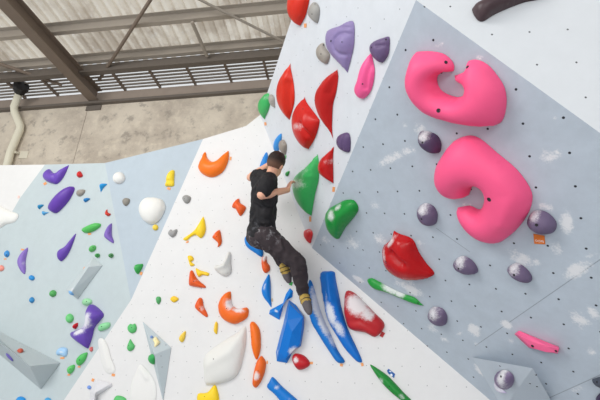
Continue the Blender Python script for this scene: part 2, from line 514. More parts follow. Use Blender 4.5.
# crash mats all over the floor
t = NT('crash_mat_vinyl'); n = t.noise(3)
mF = t.done(t.mix(n, srgb(200, 202, 206), srgb(182, 186, 192)), .6, t.noise(40), .1)
fl = link('floor', mesh_from([(-14, -12, 0), (14, -12, 0), (14, 9, 0), (-14, 9, 0), (-14, -12, -.3), (14, -12, -.3), (14, 9, -.3), (-14, 9, -.3)],
     [(0, 1, 2, 3), (4, 5, 6, 7), (0, 1, 5, 4), (1, 2, 6, 5), (2, 3, 7, 6), (3, 0, 4, 7)]), mF); fl['kind'] = 'structure'

# ------------------------------------------------------------------ holds on the blue-grey overhang
PINK = (252, 90, 138); RED = (182, 16, 22); PURP = (106, 92, 120); DPUR = (78, 62, 92); ORANGE = (232, 104, 32); BLUE = (14, 118, 204)
GREEN = (34, 142, 58); LGREEN = (112, 202, 128); VIOLET = (98, 66, 160); YEL = (248, 206, 44); WHITE = (218, 218, 214); GREY = (160, 156, 150)
gG = 'big holds on the blue-grey overhang'
hold('huge pink C-shaped hold opening upwards, upper of the two pink giants on the blue-grey overhang', G,
  [(414,54),(427.5,51),(442.5,53),(451,59),(454.5,66),(451,72),(441,72.5),(437.5,77.5),(439,86),(445,92.5),(457.5,97),(464,95.5),(463,87),(452.5,83),(451,79),(456,75.5),(464,72.5),(465.5,64),(476,59.5),(487.5,64),(497.5,75),(505,87.5),(507,102.5),(504,117.5),(496,125),(482.5,127),(460,125),(440,120.5),(425,115),(412.5,104),(405.5,90),(405,77.5),(409,62.5)],
  PINK, .17, [(446,62,.011),(438.5,110.5,.014),(467.5,67,.01)], group='pink giants', rough=.5, grain=.03, w=.07, res=.011, tilt=(-.1, .05))
hold('huge pink hook-shaped hold opening to the left, lower of the two pink giants', G,
  [(467,135.5),(480,138),(497.7,152.7),(517,169),(530,187),(532.7,200),(527,216),(514,232),(497.7,243.6),(484.7,245),(471.7,240.4),(458.7,227.4),(454.5,217.7),(457,209.5),(470,205.3),(480,210),(484,204),(483,193),(478,186),(472,185),(470,192),(464,197.5),(449,200.5),(439,196.6),(433.4,183.6),(435.3,169),(442.5,156),(452,143)],
  PINK, .18, [(489,199.5,.015)], group='pink giants', rough=.5, grain=.03, w=.08, res=.011, tilt=(-.1, .08), ridges=[([(490,160),(515,195),(505,225)], .02, .05)])
hold('big glossy red lump with a chalky left shoulder on the overhang', G,
  [(393,232.4),(401,234),(413,239),(419,251.5),(426.7,263),(434,272),(430,277.4),(419,280.4),(401,279.7),(388.4,274),(383,267),(381.7,251.5),(384,246),(391,240)],
  RED, .15, [(386,262,.008)], [(388,244,7,5,-40,1.0),(384,256,4,9,0,.8),(396,236,5,3,20,.6)], gG, .22, w=.09, ridges=[([(395,238),(404,255),(428,273)], .025, .05), ([(392,254),(402,262)], -.06, .04)])
hold('long green blade with a white chalky middle, under the big red lump', G,
  [(367,280.5),(372,278),(378.5,281),(389,286.5),(402.5,293),(414.5,297),(421,303),(423,306),(416,305),(399.5,298.5),(384.5,292),(374,289),(369,285)],
  (40, 150, 62), .05, [(418,303,.006)], [(390,289,14,5,25,1.25),(398,294,9,4,25,1.1)], gG, .35, w=.03)
hold('green rounded hold with chalk on its upper left, at the overhang\'s left corner', G,
  [(337.5,204),(345,200),(354,200),(358.7,207.5),(356,215),(346,227),(337.5,239),(330,236),(326,227.5),(324.5,217.5),(329,209)],
  (26, 140, 58), .10, [], [(332,215,6,8,-20,.95),(337,208,6,4,-30,.8)], gG, .3, w=.07, ridges=[([(354,204),(340,216),(338,236)], .02, .04)])
gp = 'purple round holds on the overhang'
def purple(label, pts, h, bolts, dot=None, rgb=PURP):
    hold(label, G, pts, rgb, h, bolts, [(min(p[0] for p in pts) + 4, min(p[1] for p in pts) + 6, 10, 8, 0, .9)], gp, .5, p=.5, lump=.009,
         ridges=[([dot], .006, .018), ([dot], -.012, .009)] if dot else [])
purple('purple egg-shaped hold just left between the two pink giants', [(418,140),(420,132.5),(427.5,131),(437.5,135),(441.7,144),(439,152.5),(430,152.5),(421,147.5)], .09, [(422.5,142.5,.008)], (430,138), DPUR)
purple('purple knobbly hold left of the lower pink giant', [(417.5,210),(425,203),(434,206),(438,215),(435,224),(425,225.5),(419,221)], .085, [(421.5,219,.008)], (431,213))
purple('purple hold lower left of the lower pink giant, right of the big red lump', [(454,262.5),(462.5,255.5),(472.5,260),(478,269),(474,274),(460,273),(454,269)], .075, [(458.5,268.5,.008)])
purple('purple hold with a round dimple, lower right of the lower pink giant', [(507.5,269),(516,262.5),(526,267.5),(532,276),(529,282.5),(519,281),(509,274)], .08, [(514,275,.008)], (523,272.5))
purple('largest purple egg-shaped hold, above the orange lettered tag', [(527.5,220),(534,211),(544,210.5),(552.5,216),(557,224),(552.5,232.5),(540,234),(530,229)], .09, [(536.5,225,.010)])
purple('chalky purple hold low on the overhang near the edge of the white wall', [(428,315),(432.5,307),(442.5,308),(447.5,316),(445,324.5),(435,325),(429,321)], .075, [(432,318,.006)], (440,314))
facet('small pink angular block on the overhang above the grey pyramid', G,
  [(514.4,334,.002),(519,330.4,.002),(547,342,.002),(559,346.5,.002),(558,353.6,.002),(529,347.8,.002),
   (517,334,.05),(534,342,.06),(546,345.6,.06),(559.5,348.5,.055),(558,352.5,.05),(545.5,352,.065),(531,347.5,.06)],
  [(0,1,7,6),(1,2,8,7),(2,3,9,8),(3,4,10,9),(4,11,10),(4,5,12,11),(5,0,6,12),(6,7,12),(7,8,11,12),(8,9,10,11)], (246, 104, 150), [(532.5,346,.011),(556,351,.008)], group=gG, rough=.5)
pyr = [(472,357,.002),(553,403,.002),(503,408.5,.002),(533,368,.22)]
mPy = wall_mat('pyramid_paint', (190, 201, 211), None, spots=None, rough=.5, mottle=.05)
facet('grey-blue three-sided pyramid bolted to the bottom of the overhang', G, pyr, [(0,1,3),(1,2,3),(2,0,3),(0,2,1)], None, [(536,375,.006),(530,383.5,.006),(537,386.5,.006),(500,366,.006),(546,383,.006)], group='grey volumes', name='climbing_volume', cat='climbing volume', mat=mPy)
def face_wall(base, idx, vs):
    P = [base.world(*base.px(x, y, z), z) for (x, y, z) in (vs[i] for i in idx)]
    n = (P[1] - P[0]).cross(P[2] - P[0]).normalized()
    if n.dot(P[0] - CAM) > 0: n = -n
    return Wall(P[0] + n * .002, n)
PF = face_wall(G, (0, 2, 3), pyr)
hold('purple and white ball on the grey-blue pyramid', PF, blob(504.5,379.5,10,9.8,n=12), (120, 104, 136), .085, [(501,376.5,.009)], [(499,374,8,9,30,1.1)], 'holds on the pyramid', .4)
hold('small pale lilac nub tucked under the ball on the pyramid', PF, [(494.5,383),(497,381),(500,386),(506,392),(508,394),(502,393),(496,390)], (190, 180, 214), .035, [], [(498,388,5,5,0,.9)], 'holds on the pyramid', .5)
hold('dark charcoal hold at the far lower right of the overhang', G, [(592,381),(598,377),(606,376),(612,381),(608,387),(598,387)], (74, 80, 92), .05, [(597,382,.006)], (), gG)
hold('dark purple hold in the bottom right corner', G, [(596,402),(598,395),(604,391),(612,396),(611,404)], (62, 48, 78), .05, (), (), gG)
hold('black and maroon horn-shaped hold on the white upper wall', U, [(472.5,10),(477.5,2.5),(490,-3),(510,-9),(540,-16),(545,-6),(537.5,0),(525,2.5),(507.5,9),(492.5,16),(482.5,22),(476,19)], (74, 58, 62), .08, [], [(520,-8,20,5,-15,.3)], 'upper wall holds', .35, w=.035)
# the lettered orange tag
ot, oc = route_tag('orange tag with white lettering below the largest purple hold', G, [(533.5,233.5),(544.5,235.5),(545.5,244),(534.5,243.5)], (226, 122, 48), 'lettered tags')
cu = bpy.data.curves.new('lettering', 'FONT'); cu.body = 'OOPS'; cu.size = .030; cu.align_x = 'CENTER'; cu.align_y = 'CENTER'; cu.extrude = .0004
tmp = bpy.data.objects.new('tmp', cu); COL.objects.link(tmp); bpy.context.view_layer.update()
lm = bpy.data.meshes.new_from_object(tmp.evaluated_get(bpy.context.evaluated_depsgraph_get())); bpy.data.objects.remove(tmp)
lo = link('lettering', lm, simple('tag_white', (250, 245, 238), .6), ot)
pa, pb = G.px(534.5,240.2) - oc, G.px(544.8,241.6) - oc; pm = (pa + pb) / 2; an = math.atan2(pb[1]-pa[1], pb[0]-pa[0])
sx = np.hypot(*(pb - pa)) / max(lm.vertices[i].co.x for i in range(len(lm.vertices))) / 2 * .85
lo.matrix_local = Matrix.Translation((pm[0], pm[1], .0036)) @ Matrix.Rotation(an, 4, 'Z') @ Matrix.Diagonal((sx, sx * 1.05, 1, 1))

# ------------------------------------------------------------------ holds on the light side wall
gR = 'red holds on the light side wall'; gS = 'holds on the light side wall'
RO = (210, 44, 26)
hold('orange-red hold cut by the top edge of the picture on the side wall', V, [(290,-8),(309,-8),(308,10),(304,21),(299,25),(292,20),(287.6,13),(288,4)], RO, .10, [], group=gR, rough=.35, w=.05)
hold('slim orange-red spear, leftmost on the side wall', V, [(288.5,64.5),(292,70.5),(295,87),(295,103.5),(290,118.5),(285,117),(279,106.5),(276,94.5),(278,84),(282.5,73.5)], RO, .10, [(276.8,95.5,.006)], group=gR, rough=.35, w=.05, ridges=[([(288,68),(284,80)], .02, .04), ([(287,84),(286.5,112)], -.06, .04)])
hold('curved red spear with a pointed foot, rightmost of the long red holds', V, [(336,70),(339,76.5),(337,93),(334,105),(333,126),(331.5,141),(324,126),(319,115),(315,100),(316,94),(318.5,88.5),(324.5,79.5),(330.5,74)], (186, 24, 22), .10, [(314.8,100.5,.006)], group=gR, rough=.35, w=.05, ridges=[([(331,80),(327,94),(329,118)], -.055, .035)])
hold('broad red hold with a pale chalky crown between the two spears', V, [(303.5,98),(309.5,105),(318,117),(320,122.5),(316,137.5),(310,147.5),(305,148.5),(299,144),(294,135),(292,129),(292,115.5),(297.5,105)], (200, 30, 24), .12, [(303,109,.007)], [(300,126,7,6,0,.75),(303,103,5,5,0,.5)], gR, .35, w=.06, ridges=[([(303,103),(306,125)], .03, .04), ([(303,124),(308,140)], -.035, .03)])
hold('small red wedge hold with a chalky face, right of the big green hold', V, [(333,147.6),(334,160),(334,181),(331,183.6),(325,178),(318.6,172),(320,162),(326,155)], (186, 24, 24), .09, [(319.5,171.5,.005)], [(328,162,5,4,0,.7)], gR, .3, w=.04, ridges=[([(331,152),(326,166),(331,180)], .02, .03)])
hold('big green hold gripped by the climber\'s right hand', V, [(316,153),(319,159),(319.4,178),(316,194),(312,214),(307,216.4),(301,210),(296,200),(293,190),(292,183),(295,177),(305,168),(311,157)], (60, 172, 92), .14, [], [(299,183,10,8,0,.85),(305,172,8,4,-45,.5)], gS, .35, w=.06, ridges=[([(315,157),(305,176),(318,178)], .02, .03)])
hold('little red heart-shaped hold where the three walls meet', V, [(305,232),(311,229),(314,233),(313,239),(311,243),(307,239)], (206, 46, 50), .05, [], [(308,231,4,3,0,.6)], gR, .4)
hold('green hold over the top left corner of the side wall', V, [(265.5,94.5),(270,94),(271,103),(270,109),(267,116),(264.5,119.5),(261.5,115),(258.5,108.5),(259.5,102),(262.5,98)], (62, 176, 96), .07, [], [(266,98,5,4,0,.6)], gS, .35, w=.05)
hold('grey hold beside the green corner hold and the leftmost red spear', V, [(270,97),(272.5,94.5),(275.5,97),(276,107),(274,106.5),(271.5,104)], GREY, .05, [(272,101,.004),(272.5,96,.004)], group=gS)
hold('blue hold on the side wall above the climber\'s head', V, [(282,133.6),(282.6,140),(280,150),(276,151.6),(274.5,147),(277,139)], (58, 146, 222), .05, [], group=gS, rough=.4, p=.6)
hold('taupe hold right above the climber\'s head', V, [(285,140),(288,145),(287,153),(284.6,154),(280.6,148),(281,142)], (150, 142, 134), .06, [(284,143,.004)], group=gS)
hold('small green jib right of the climber\'s face', V, [(287,173),(290.6,171),(290,175),(287.4,176.4)], (56, 150, 74), .03, [], group=gS)
hold('tiny pale green jib under the taupe hold', V, [(284.5,156),(287.5,155.5),(287,158.5),(285,159)], (120, 200, 130), .025, [], group=gS)
hold('small grey hold near the top, right of the cut-off red hold', V, [(315,2.5),(319,4),(321,10),(320,19),(318,23),(313,19),(309,14),(311,7)], (158, 156, 152), .05, [(315,4,.006),(312,14,.006)], group='grey twin holds', lump=.004)
hold('small grey hold half behind the lilac manta-shaped hold', V, [(324.4,43),(327,48),(331,55),(328,63.6),(321,60),(317.4,53),(319,47)], (156, 150, 142), .05, [(321,54,.006),(323.5,45,.007)], group='grey twin holds', lump=.004)
hold('lilac manta-shaped hold with a raised round dome', V, [(354.4,23),(355,40),(353,54),(348,72),(345,72.4),(340,64),(333,56),(327,47),(325,38),(328,31),(340,26),(348,21.6)], (138, 124, 170), .08, [(331,41,.009),(342,42,.005)], group=gS, rough=.45, grain=.05, w=.05, ridges=[([(344+9*math.cos(a),44+11*math.sin(a)) for a in [k*.52 for k in range(13)]], -.02, .014), ([(344,44)], .02, .05), ([(338,27),(354,28)], -.018, .012)])
hold('dark purple shell-shaped hold beside the edge of the overhang, above the pink drop', V, [(390,37),(390.6,46),(389,56),(383,62.4),(376,58),(370,48),(375,42),(384,38)], (104, 86, 124), .06, [(371.5,47.5,.006),(386,39.5,.006)], group=gS, w=.05, ridges=[([(377,46),(388,45)], -.012, .012)])
hold('slender pink drop-shaped hold on the side wall', V, [(371,54),(375,65),(375.5,75),(372.5,90),(366,98),(359,97),(354.5,90),(359,81),(361,70),(365.5,60)], (240, 92, 150), .07, [(362.5,84,.006)], group=gS, rough=.4, grain=.04, w=.05, ridges=[([(369,60),(365,88)], -.03, .016)])
hold('dark purple nub on the side wall by the overhang edge', V, [(351,135),(351.7,144),(350,152),(341,149),(337,142.5),(340,136),(347.5,132.5)], (92, 72, 112), .05, [(337.6,142,.005)], group=gS, w=.04, ridges=[([(343,134),(343,149)], -.01, .01)])

# ------------------------------------------------------------------ holds on the white wall
gO = 'orange holds on the white wall'; gB = 'blue holds on the white wall'; gY = 'yellow holds on the white wall'; gWh = 'white holds on the white wall'
OR2 = (226, 92, 36)
hold('large orange cat-eared cup hold at the top of the white wall', W, [(202.5,152),(205.5,152.5),(208,159),(214,162),(221,155.5),(227,150.5),(229,154),(228,162.5),(222.5,172.5),(212.5,177.5),(204,175),(199,170),(198,165),(201,157.5)], (240, 118, 30), .10, [], group=gO, rough=.35, w=.06, grain=.05)
hold('orange hourglass hold left of the climber\'s back', W, [(238.6,198.4),(240.4,203),(245,206),(246,209),(241,216),(238,213),(236,209),(232,207),(234,202)], OR2, .06, [(240,208,.004)], group=gO, rough=.4)
hold('orange hold with a small hanging tip, right of the winged yellow hold', W, [(217.5,230.6),(220,230.6),(222,240),(221,245),(217,247),(218,243),(213.7,239),(212,237),(215,233)], (230, 96, 30), .06, [(216.5,236.5,.005)], [(214,235,3,3,0,.6)], gO, .4)
hold('orange three-cornered hold below the yellow chain of jibs', W, [(190,271),(193,271),(197.5,279),(205.6,286),(204,288),(190,285.6),(189,282.5),(189.4,275)], OR2, .06, [(193.5,281.5,.005)], [(196,281,4,4,40,.55)], gO, .4, ridges=[([(192,273),(194,282),(204,287)], .015, .03)])
hold('orange crescent hold with a chalk-white inner lip', W, [(229,291.5),(231,292.5),(231.5,300),(232.5,304.5),(237,308.5),(243,308),(247,307.5),(249,311),(247.5,317.5),(241,322),(234,324),(225,320.6),(219.4,314),(218,305),(220.6,298),(225,293)], (236, 108, 34), .09, [(226.5,308.5,.005)], [(229,304,5,8,-25,1.15),(238,310,8,3.5,10,1.2)], gO, .35, w=.05)
hold('orange sliver hold with a pale face, lower left of the orange crescent', W, [(199,298),(202.5,299),(204,306),(208,315),(206,317),(200,312.5),(195,307.5),(195.6,304)], OR2, .055, [(199.5,308.5,.005)], [(202,308,3.5,5,-20,.7)], gO, .4)
hold('long orange tongue-shaped hold right of the big white hold', W, [(251,322),(255,322.4),(260,330),(261,342),(260.6,350),(258.4,357.5),(255.5,359),(252,348),(251,336),(250,325)], (238, 112, 28), .06, [(251.8,337,.004)], [(251,330,2,6,0,.5)], gO, .35)
hold('orange capsule-shaped hold with a chalky lower half', W, [(262,356),(266,362),(265,372),(261,382),(256,387.6),(252.6,385),(253,378),(256,364),(259,358)], (232, 104, 36), .07, [(258,371,.005)], [(257,376,4,6,20,1.15)], gO, .4)
hold('small orange hold with a pale neck under the climber\'s seat', W, [(265,256.5),(266.7,256.5),(267,262),(270,266),(269.5,271),(265,273),(262,267.5),(262,257.5)], (226, 92, 40), .05, [], [(264,258,2.5,5,0,1.1)], gO, .4)
hold('blue hold on the white wall hidden behind the climber\'s neck', W, [(266,152),(268,156),(267,168),(260,168),(262,160)], (44, 134, 214), .05, [], group=gB, rough=.4)
hold('blue curved hold behind the climber\'s hips', W, [(246,236),(250,238),(255,242),(263,250),(262,257),(255,253),(247,247),(244.4,240)], (20, 124, 208), .06, [], group=gB, rough=.4)
hold('thin blue fin-shaped hold left of the large angular blue hold', W, [(269,274),(270.6,282),(271,296),(271.4,307),(268,303),(263,296),(262,288),(266,278)], (16, 122, 208), .06, [], [(265,287,2,6,10,.8)], gB, .4)
facet('big angular blue volume-like hold with sharp ridges, below the climber\'s feet', W,
  [(289,300,.006),(296,305,.006),(304,316,.006),(304.4,323,.006),(304,329,.006),(301,346,.006),(293,352,.006),(287,363,.006),(277,361,.006),(276,352,.006),(280,336,.006),(283.5,323,.006),(287,307,.006),
   (289.5,304,.09),(287,320,.14),(279,352,.07),(303,317,.09),(292,332,.13),(300,344,.06),(286,358,.06)],
  [(0,1,16,13),(1,2,16),(2,3,16),(3,4,16),(4,18,16),(4,5,18),(5,6,18),(6,7,19),(6,19,18),(7,8,19),(8,15,19),(8,9,15),(9,10,15),(10,11,14,15),(11,12,14),(12,13,14),(12,0,13),(13,16,14),(14,16,17),(16,18,17),(14,17,19,15),(17,18,19)],
  (10, 112, 200), chalk=[(293,351,7,5,-40,1.1),(277,352,3,9,10,.6),(290,320,4,12,20,.35)], group=gB, rough=.35, bevel=.002)
facet('blue winged hold joining the upper left of the big angular blue one', W,
  [(290,288,.002),(293,291,.002),(292.5,297,.002),(284,301.5,.002),(282.5,310,.002),(279.5,320,.002),(269,314,.002),(270,310,.002),(283,303,.002),(286,294,.002),(289.7,295,.04),(279,311.5,.06),(271.5,312.3,.04)],
  [(0,1,10),(1,2,10),(2,3,10),(3,4,11,10),(4,5,11),(5,6,12,11),(6,7,12),(7,8,11,12),(8,9,10,11),(9,0,10)], (16, 122, 208), chalk=[(276,311,4,2,30,.9)], group=gB, rough=.35)
hold('long blue hold with a grey chalked middle, behind the climber\'s lower foot', W, [(309,280),(312.5,283),(316.3,295),(322.3,315),(331.8,336),(338.3,351),(345,361.5),(337.5,362.5),(330,353),(318,334),(311,321),(308,305),(307,290)], (16, 112, 194), .09, [], [(318,306,7,22,-22,1.3),(325,324,7,18,-28,1.3),(332,340,5,12,-25,.9),(312,290,4,8,0,.8)], gB, .45, w=.045)
hold('long blue hold reaching higher, right of the blue pair', W, [(320,273),(327.5,271),(334.5,272),(336,280),(340,299),(341.5,307),(347.5,327.5),(356,346),(362,360),(360,362.5),(355,360),(345,349),(337.5,337.5),(327.5,320),(323.5,302),(321,288)], (10, 108, 198), .10, [(328,320,.005)], [(331,314,6,18,-18,1.2),(339,328,6,14,-30,1.0),(327,298,2.5,14,0,.6)], gB, .4, w=.05, ridges=[([(328,274),(331,300)], .025, .03)])
hold('red rounded block hold covered in chalk on top', W, [(346,291),(354,292.5),(362.5,300),(375,313),(384,322.5),(383,330),(375,337),(365,332.5),(350,329),(345,317.5),(344,303)], (184, 40, 46), .11, [(356,319,.005)], [(357,305,17,13,38,1.3),(367,314,11,9,38,1.1)], 'red holds on the white wall', .35, w=.06, ridges=[([(347,322),(360,321),(374,330)], -.02, .03)])
hold('small red bean-shaped hold under the big angular blue hold', W, [(294,354),(299,353.6),(305,356),(310,362.4),(308,367),(300,370),(295.4,367),(292,359)], (190, 32, 40), .07, [(296.5,367,.004)], [(296,360,4,5,0,1.0)], 'red holds on the white wall', .35)
hold('blue plank-like hold at the bottom edge right of the orange capsule', W, [(273,377),(283,387),(299,401),(303,407),(290,410),(281,401),(275,394),(267,387),(270,381)], (12, 116, 200), .06, [], [(277,387,4,4,0,.8),(290,399,5,4,40,.6)], gB, .4, p=.3)
hold('long green spear hold at the bottom edge', W, [(370,364.7),(377,368),(386.7,374.7),(393,380.7),(404,392.7),(412,401),(408,404),(400,399.5),(390.7,392),(382,383),(376,375)], (30, 134, 54), .06, [(389.5,386.5,.005)], [(381,381,4,5,-40,.8),(402,397,6,4,40,.7)], 'green holds on the white wall', .4)
bt, bc = route_tag('blue tag with a white mark behind the long green spear', W, [(388.7,368.7),(395.2,374),(394,378),(388,373.2),(387,370.5)], (40, 96, 168), 'lettered tags')
q = np.array([W.px(*v) for v in blob(391.5,374.8,1.4,1.0,40,8)]) - bc
link('mark', mesh_from([(a, b, .0036) for a, b in q], [tuple(range(8))]), simple('tag_white2', (235, 240, 248), .6), bt)
q = np.array([W.px(*v) for v in sq(390.4,371.5,1.2,.35,25)]) - bc
link('mark', mesh_from([(a, b, .0036) for a, b in q], [(0, 1, 2, 3)]), bpy.data.materials['tag_white2'], bt)
hold('large white shield-shaped hold on the white wall, left of the long orange tongue', W, [(245,326),(246.5,337.5),(244,355),(237.5,375),(225,382.5),(210,385),(204.5,382.5),(204,360),(207.5,352.5),(225,340),(237.5,332.5)], WHITE, .10, [(213.5,359,.006)], group=gWh, rough=.55, grain=.02, w=.10, ridges=[([(244,330),(230,352),(208,365)], .02, .05)])
hold('white folded hold between the orange tip hold and the orange crescent', W, [(227.5,252),(231,254),(231,263),(231.5,272),(225,276.5),(216,271),(214.5,265.5),(222.5,264)], (212, 212, 208), .07, [(223.5,262,.003)], group=gWh, rough=.5, grain=.02, ridges=[([(229,254),(225,266),(217,268)], .03, .03)])
hold('yellow winged hold spreading from an upper fin to a lower left tail', W, [(203,216.5),(205,221),(206,230),(203,237),(200,238),(196,235),(191,237),(187,240.6),(182.5,239),(187,235.6),(194,230.6),(197.5,226),(200.6,220)], YEL, .06, [(196.5,230,.004)], group=gY, rough=.4, grain=.05)
hold('small yellow bent jib at the top of the yellow chain', W, [(187.5,256),(192,256),(194,259.5),(191.5,262),(195,265),(190.5,266),(188.8,261)], (246, 204, 50), .035, [], group=gY)
hold('yellow two-lobed jib at the end of the yellow chain', W, [(195.5,268),(201,270.6),(209,273),(208,276),(203,275),(199,277),(197,274)], (246, 204, 50), .035, [], group=gY)
hold('tiny yellow jib left of the orange sliver hold', W, [(170,299),(174,296),(179,299),(174,302.5)], (240, 198, 48), .03, [], group=gY)
hold('yellow almond jib right of the tall grey wedge', W, [(185,331),(186,334),(184,341),(181,342),(179,339),(180,336)], (238, 204, 78), .035, [(181.5,336,.003)], [(183,337,2,2,0,.4)], gY)
hold('thin yellow jib above the large white shield', W, [(215.5,322),(218,324),(217,334),(214,331)], (244, 204, 60), .03, [], [(215,328,1.5,3,0,.5)], gY)
hold('bright yellow hold on the bottom edge under the white shield', W, [(197.5,394),(207.5,392.5),(214,385),(217.5,389),(219,402),(210,406),(199,404)], (250, 208, 40), .06, [(204.5,396.5,.004)], group=gY, rough=.4)
hold('small grey heart-shaped hold left of the yellow winged hold', W, [(168,232.5),(170.6,229.4),(172.5,231),(176,229),(177.5,231),(176,235),(172.5,237.5),(169,235)], (158, 158, 158), .045, [(171,233,.004),(175,231,.004)], group='grey jibs on the white wall', lump=.004)
hold('small grey hold below the orange cat-eared cup', W, [(182,197.5),(186,195),(191,197.5),(189,203),(185,203)], (150, 150, 148), .045, [(184.5,198.5,.004),(188,198,.004)], group='grey jibs on the white wall', lump=.004)
gJ = 'green jibs on the white wall'
LG2 = (92, 186, 110)
hold('small green drop above the tip of the tall grey wedge', W, [(156.5,297),(160.5,297),(161,301),(158.5,304.5),(156.3,301)], (86, 168, 104), .035, [], group=gJ)
hold('round green jib with a dark bolt, upper of the pair left of the grey wedge', W, [(127.5,327),(130,324),(133,324.5),(135,323.5),(136.8,327),(136,331.5),(132,333.3),(128.5,331)], LG2, .04, [(131.6,327.5,.005)], group=gJ)
hold('teardrop green jib with a dark bolt, lower of the pair left of the grey wedge', W, [(130,339),(132.5,342),(135,346),(133,350),(129,351),(127,348),(128.5,343)], LG2, .04, [(128.6,345.5,.005)], group=gJ)
hold('green jib cut by the bottom edge below the white bracket-like volume', W, [(115,397),(119,395.5),(125,397.5),(127,402),(121,406),(113.5,403)], LG2, .04, [], group=gJ)
hold('tall white pinched hold blending into the white wall, above an orange tag', W, [(98,341),(103,338.5),(108,346),(111,357),(115.5,370),(111,374),(105,371),(101,358)], (219, 219, 217), .02, [], group=gWh, rough=.6, grain=.01, ridges=[([(103,343),(109,368)], .01, .03)])
hold('wide white mound left of the tall grey wedge', W, [(131,386),(136,372),(140.5,364.5),(146,369),(151.5,375.5),(156,386),(155,403),(143,408),(131,402)], (220, 220, 218), .022, [], group=gWh, rough=.6, grain=.01, ridges=[([(140,367),(147,378)], .02, .025)])
facet('white angular bracket-like volume at the lower left of the white wall', W,
  [(95.6,379,.002),(111.5,383,.002),(112.5,386,.002),(97,396,.002),(96,408,.002),(90,408,.002),(90,392,.002),(97,384.5,.06),(109.5,384.5,.03),(95,393,.075),(94,406,.06)],
  [(0,1,8,7),(1,2,8),(2,3,9,8),(3,4,10,9),(4,5,10),(5,6,9,10),(6,0,7,9),(7,8,9)], (214, 214, 218), group='white volumes', name='climbing_volume', cat='climbing volume', rough=.6)
wv = [(142.5,321,.002),(171.5,347.5,.002),(163.3,402,.002),(154.5,354.5,.13)]
facet('tall pale grey three-sided wedge on the white wall', W, wv, [(0,1,3),(1,2,3),(2,0,3),(0,2,1)], (184, 196, 201), [(166,345,.005),(161,356,.004),(162,367,.004)], group='grey volumes', name='climbing_volume', cat='climbing volume', rough=.5)
WF = face_wall(W, (0, 1, 3), wv); WF2 = face_wall(W, (2, 0, 3), wv)
hold('cream and yellow jib on the upper face of the tall grey wedge', WF, [(153,339.5),(156,336.5),(158,340),(160,342.5),(157,346),(154.5,347),(154.5,343)], (244, 230, 176), .03, [(155.5,340,.003)], group='jibs on the grey wedge')
hold('tiny blue jib near the tip of the tall grey wedge', WF, blob(151.6,337,1.5,1.5,n=8), (120, 150, 206), .02, [], group='jibs on the grey wedge')
hold('green ball-shaped jib on the left flank of the tall grey wedge', WF2, [(148.3,359),(149.5,355.5),(152.5,354),(154.5,356),(155,361),(154,364),(151,363)], (58, 166, 88), .05, [], group='jibs on the grey wedge')
hold('tiny blue jib at the left tip of the white bracket-like volume', W, blob(89.3,387.3,2.2,1.9,10,8), (120, 156, 224), .025, [], group='tiny blue jibs on the white wall')

# ------------------------------------------------------------------ holds on the pale blue walls at the left
gP = 'purple holds on the pale blue wall'; gJ2 = 'green jibs on the pale blue wall'; gJb = 'blue jibs on the pale blue wall'
hold('purple swallow-shaped hold at the top of the pale blue wall', A, [(42.5,174),(47,169),(51,170.6),(54.4,174),(62.5,167.5),(68,165.3),(65,175),(59,183),(54,184),(46,180.6),(43,177)], (106, 72, 176), .10, [], group=gP, rough=.4, grain=.05, ridges=[([(55,173),(54,183)], -.02, .04)])
hold('long purple slug-shaped hold, right below the purple swallow', A, [(70,186.4),(74.5,188),(74,192),(69,201),(62,209),(57,213),(52,212),(47,207.5),(48,205),(55,197),(63,189.5)], (98, 62, 164), .12, [], group=gP, rough=.4, grain=.05)
hold('purple boomerang hold below the green oval', A, [(110.6,223),(112,225),(112,235),(114,241),(112.5,243),(105,237.5),(104.4,235),(107.5,226)], (126, 100, 184), .07, [(109,233,.005)], group=gP, rough=.45)
hold('purple hook-shaped hold in the middle of the pale blue wall', A, [(74,234),(75.5,236),(71,249),(66,257.5),(61,261),(57.5,257.5),(57.5,251),(64,247.5),(67.5,242.5)], (104, 72, 172), .08, [], group=gP, rough=.45)
hold('purple crescent hold at the left border of the picture', A, [(26,248),(28,250),(26,260),(26,270),(24.5,274),(21,271),(17.5,262.5),(20,255)], (136, 112, 190), .07, [], [(23,262,2,7,0,.55)], gP, .5)
hold('large purple anvil-shaped hold with a chalky hollow, lowest on the pale blue wall', A, [(89,305),(96,306),(104,314),(101,320),(95,327.5),(92.5,337.5),(87.5,348),(81,344),(70,336),(69.5,332.5),(75,331),(84,327.5),(86,320),(86,310)], (102, 72, 172), .13, [], [(87,321,5,12,20,1.25),(80,332,8,4,-15,1.2)], gP, .4, w=.09)
hold('small red cone jib right of the purple swallow', A, [(79,170.6),(83,175.6),(80.6,177.5),(77,176)], (208, 44, 44), .06, [], group='red jibs on the pale blue wall')
hold('small red bent jib above the purple boomerang', A, [(105,211),(107,209),(108,212.5),(111,214),(109,216),(106,215)], (210, 60, 46), .05, [], group='red jibs on the pale blue wall')
hold('small red shell jib left of the purple anvil', A, [(72.5,326.5),(77,322.8),(78,326),(75,329)], (204, 36, 44), .05, [], group='red jibs on the pale blue wall')
hold('faint red jib at the tip under the purple anvil', A, [(89.6,348),(92.5,346.8),(93,350.5),(90.5,351.5)], (216, 110, 110), .03, [], group='red jibs on the pale blue wall')
hold('salmon jib at the left border below the blue jib', A, blob(1.3,268.2,3.2,3,0,8), (236, 150, 136), .04, [], group='red jibs on the pale blue wall')
hold('small grey stone-like jib under the red cone jib', A, [(76,192),(79,190),(85,190),(84,194),(80,196.5),(77,195)], (150, 144, 136), .05, [], [(80,190.5,3,1.5,0,.6)], 'grey jibs on the blue walls', lump=.006)
hold('small grey stone-like jib on the blue-grey corner wall beside the white ball hold', C, [(122.5,199.5),(126,198),(130,199.5),(129,204),(125.5,206),(122.8,203)], (142, 138, 130), .05, [], group='grey jibs on the blue walls', lump=.006)
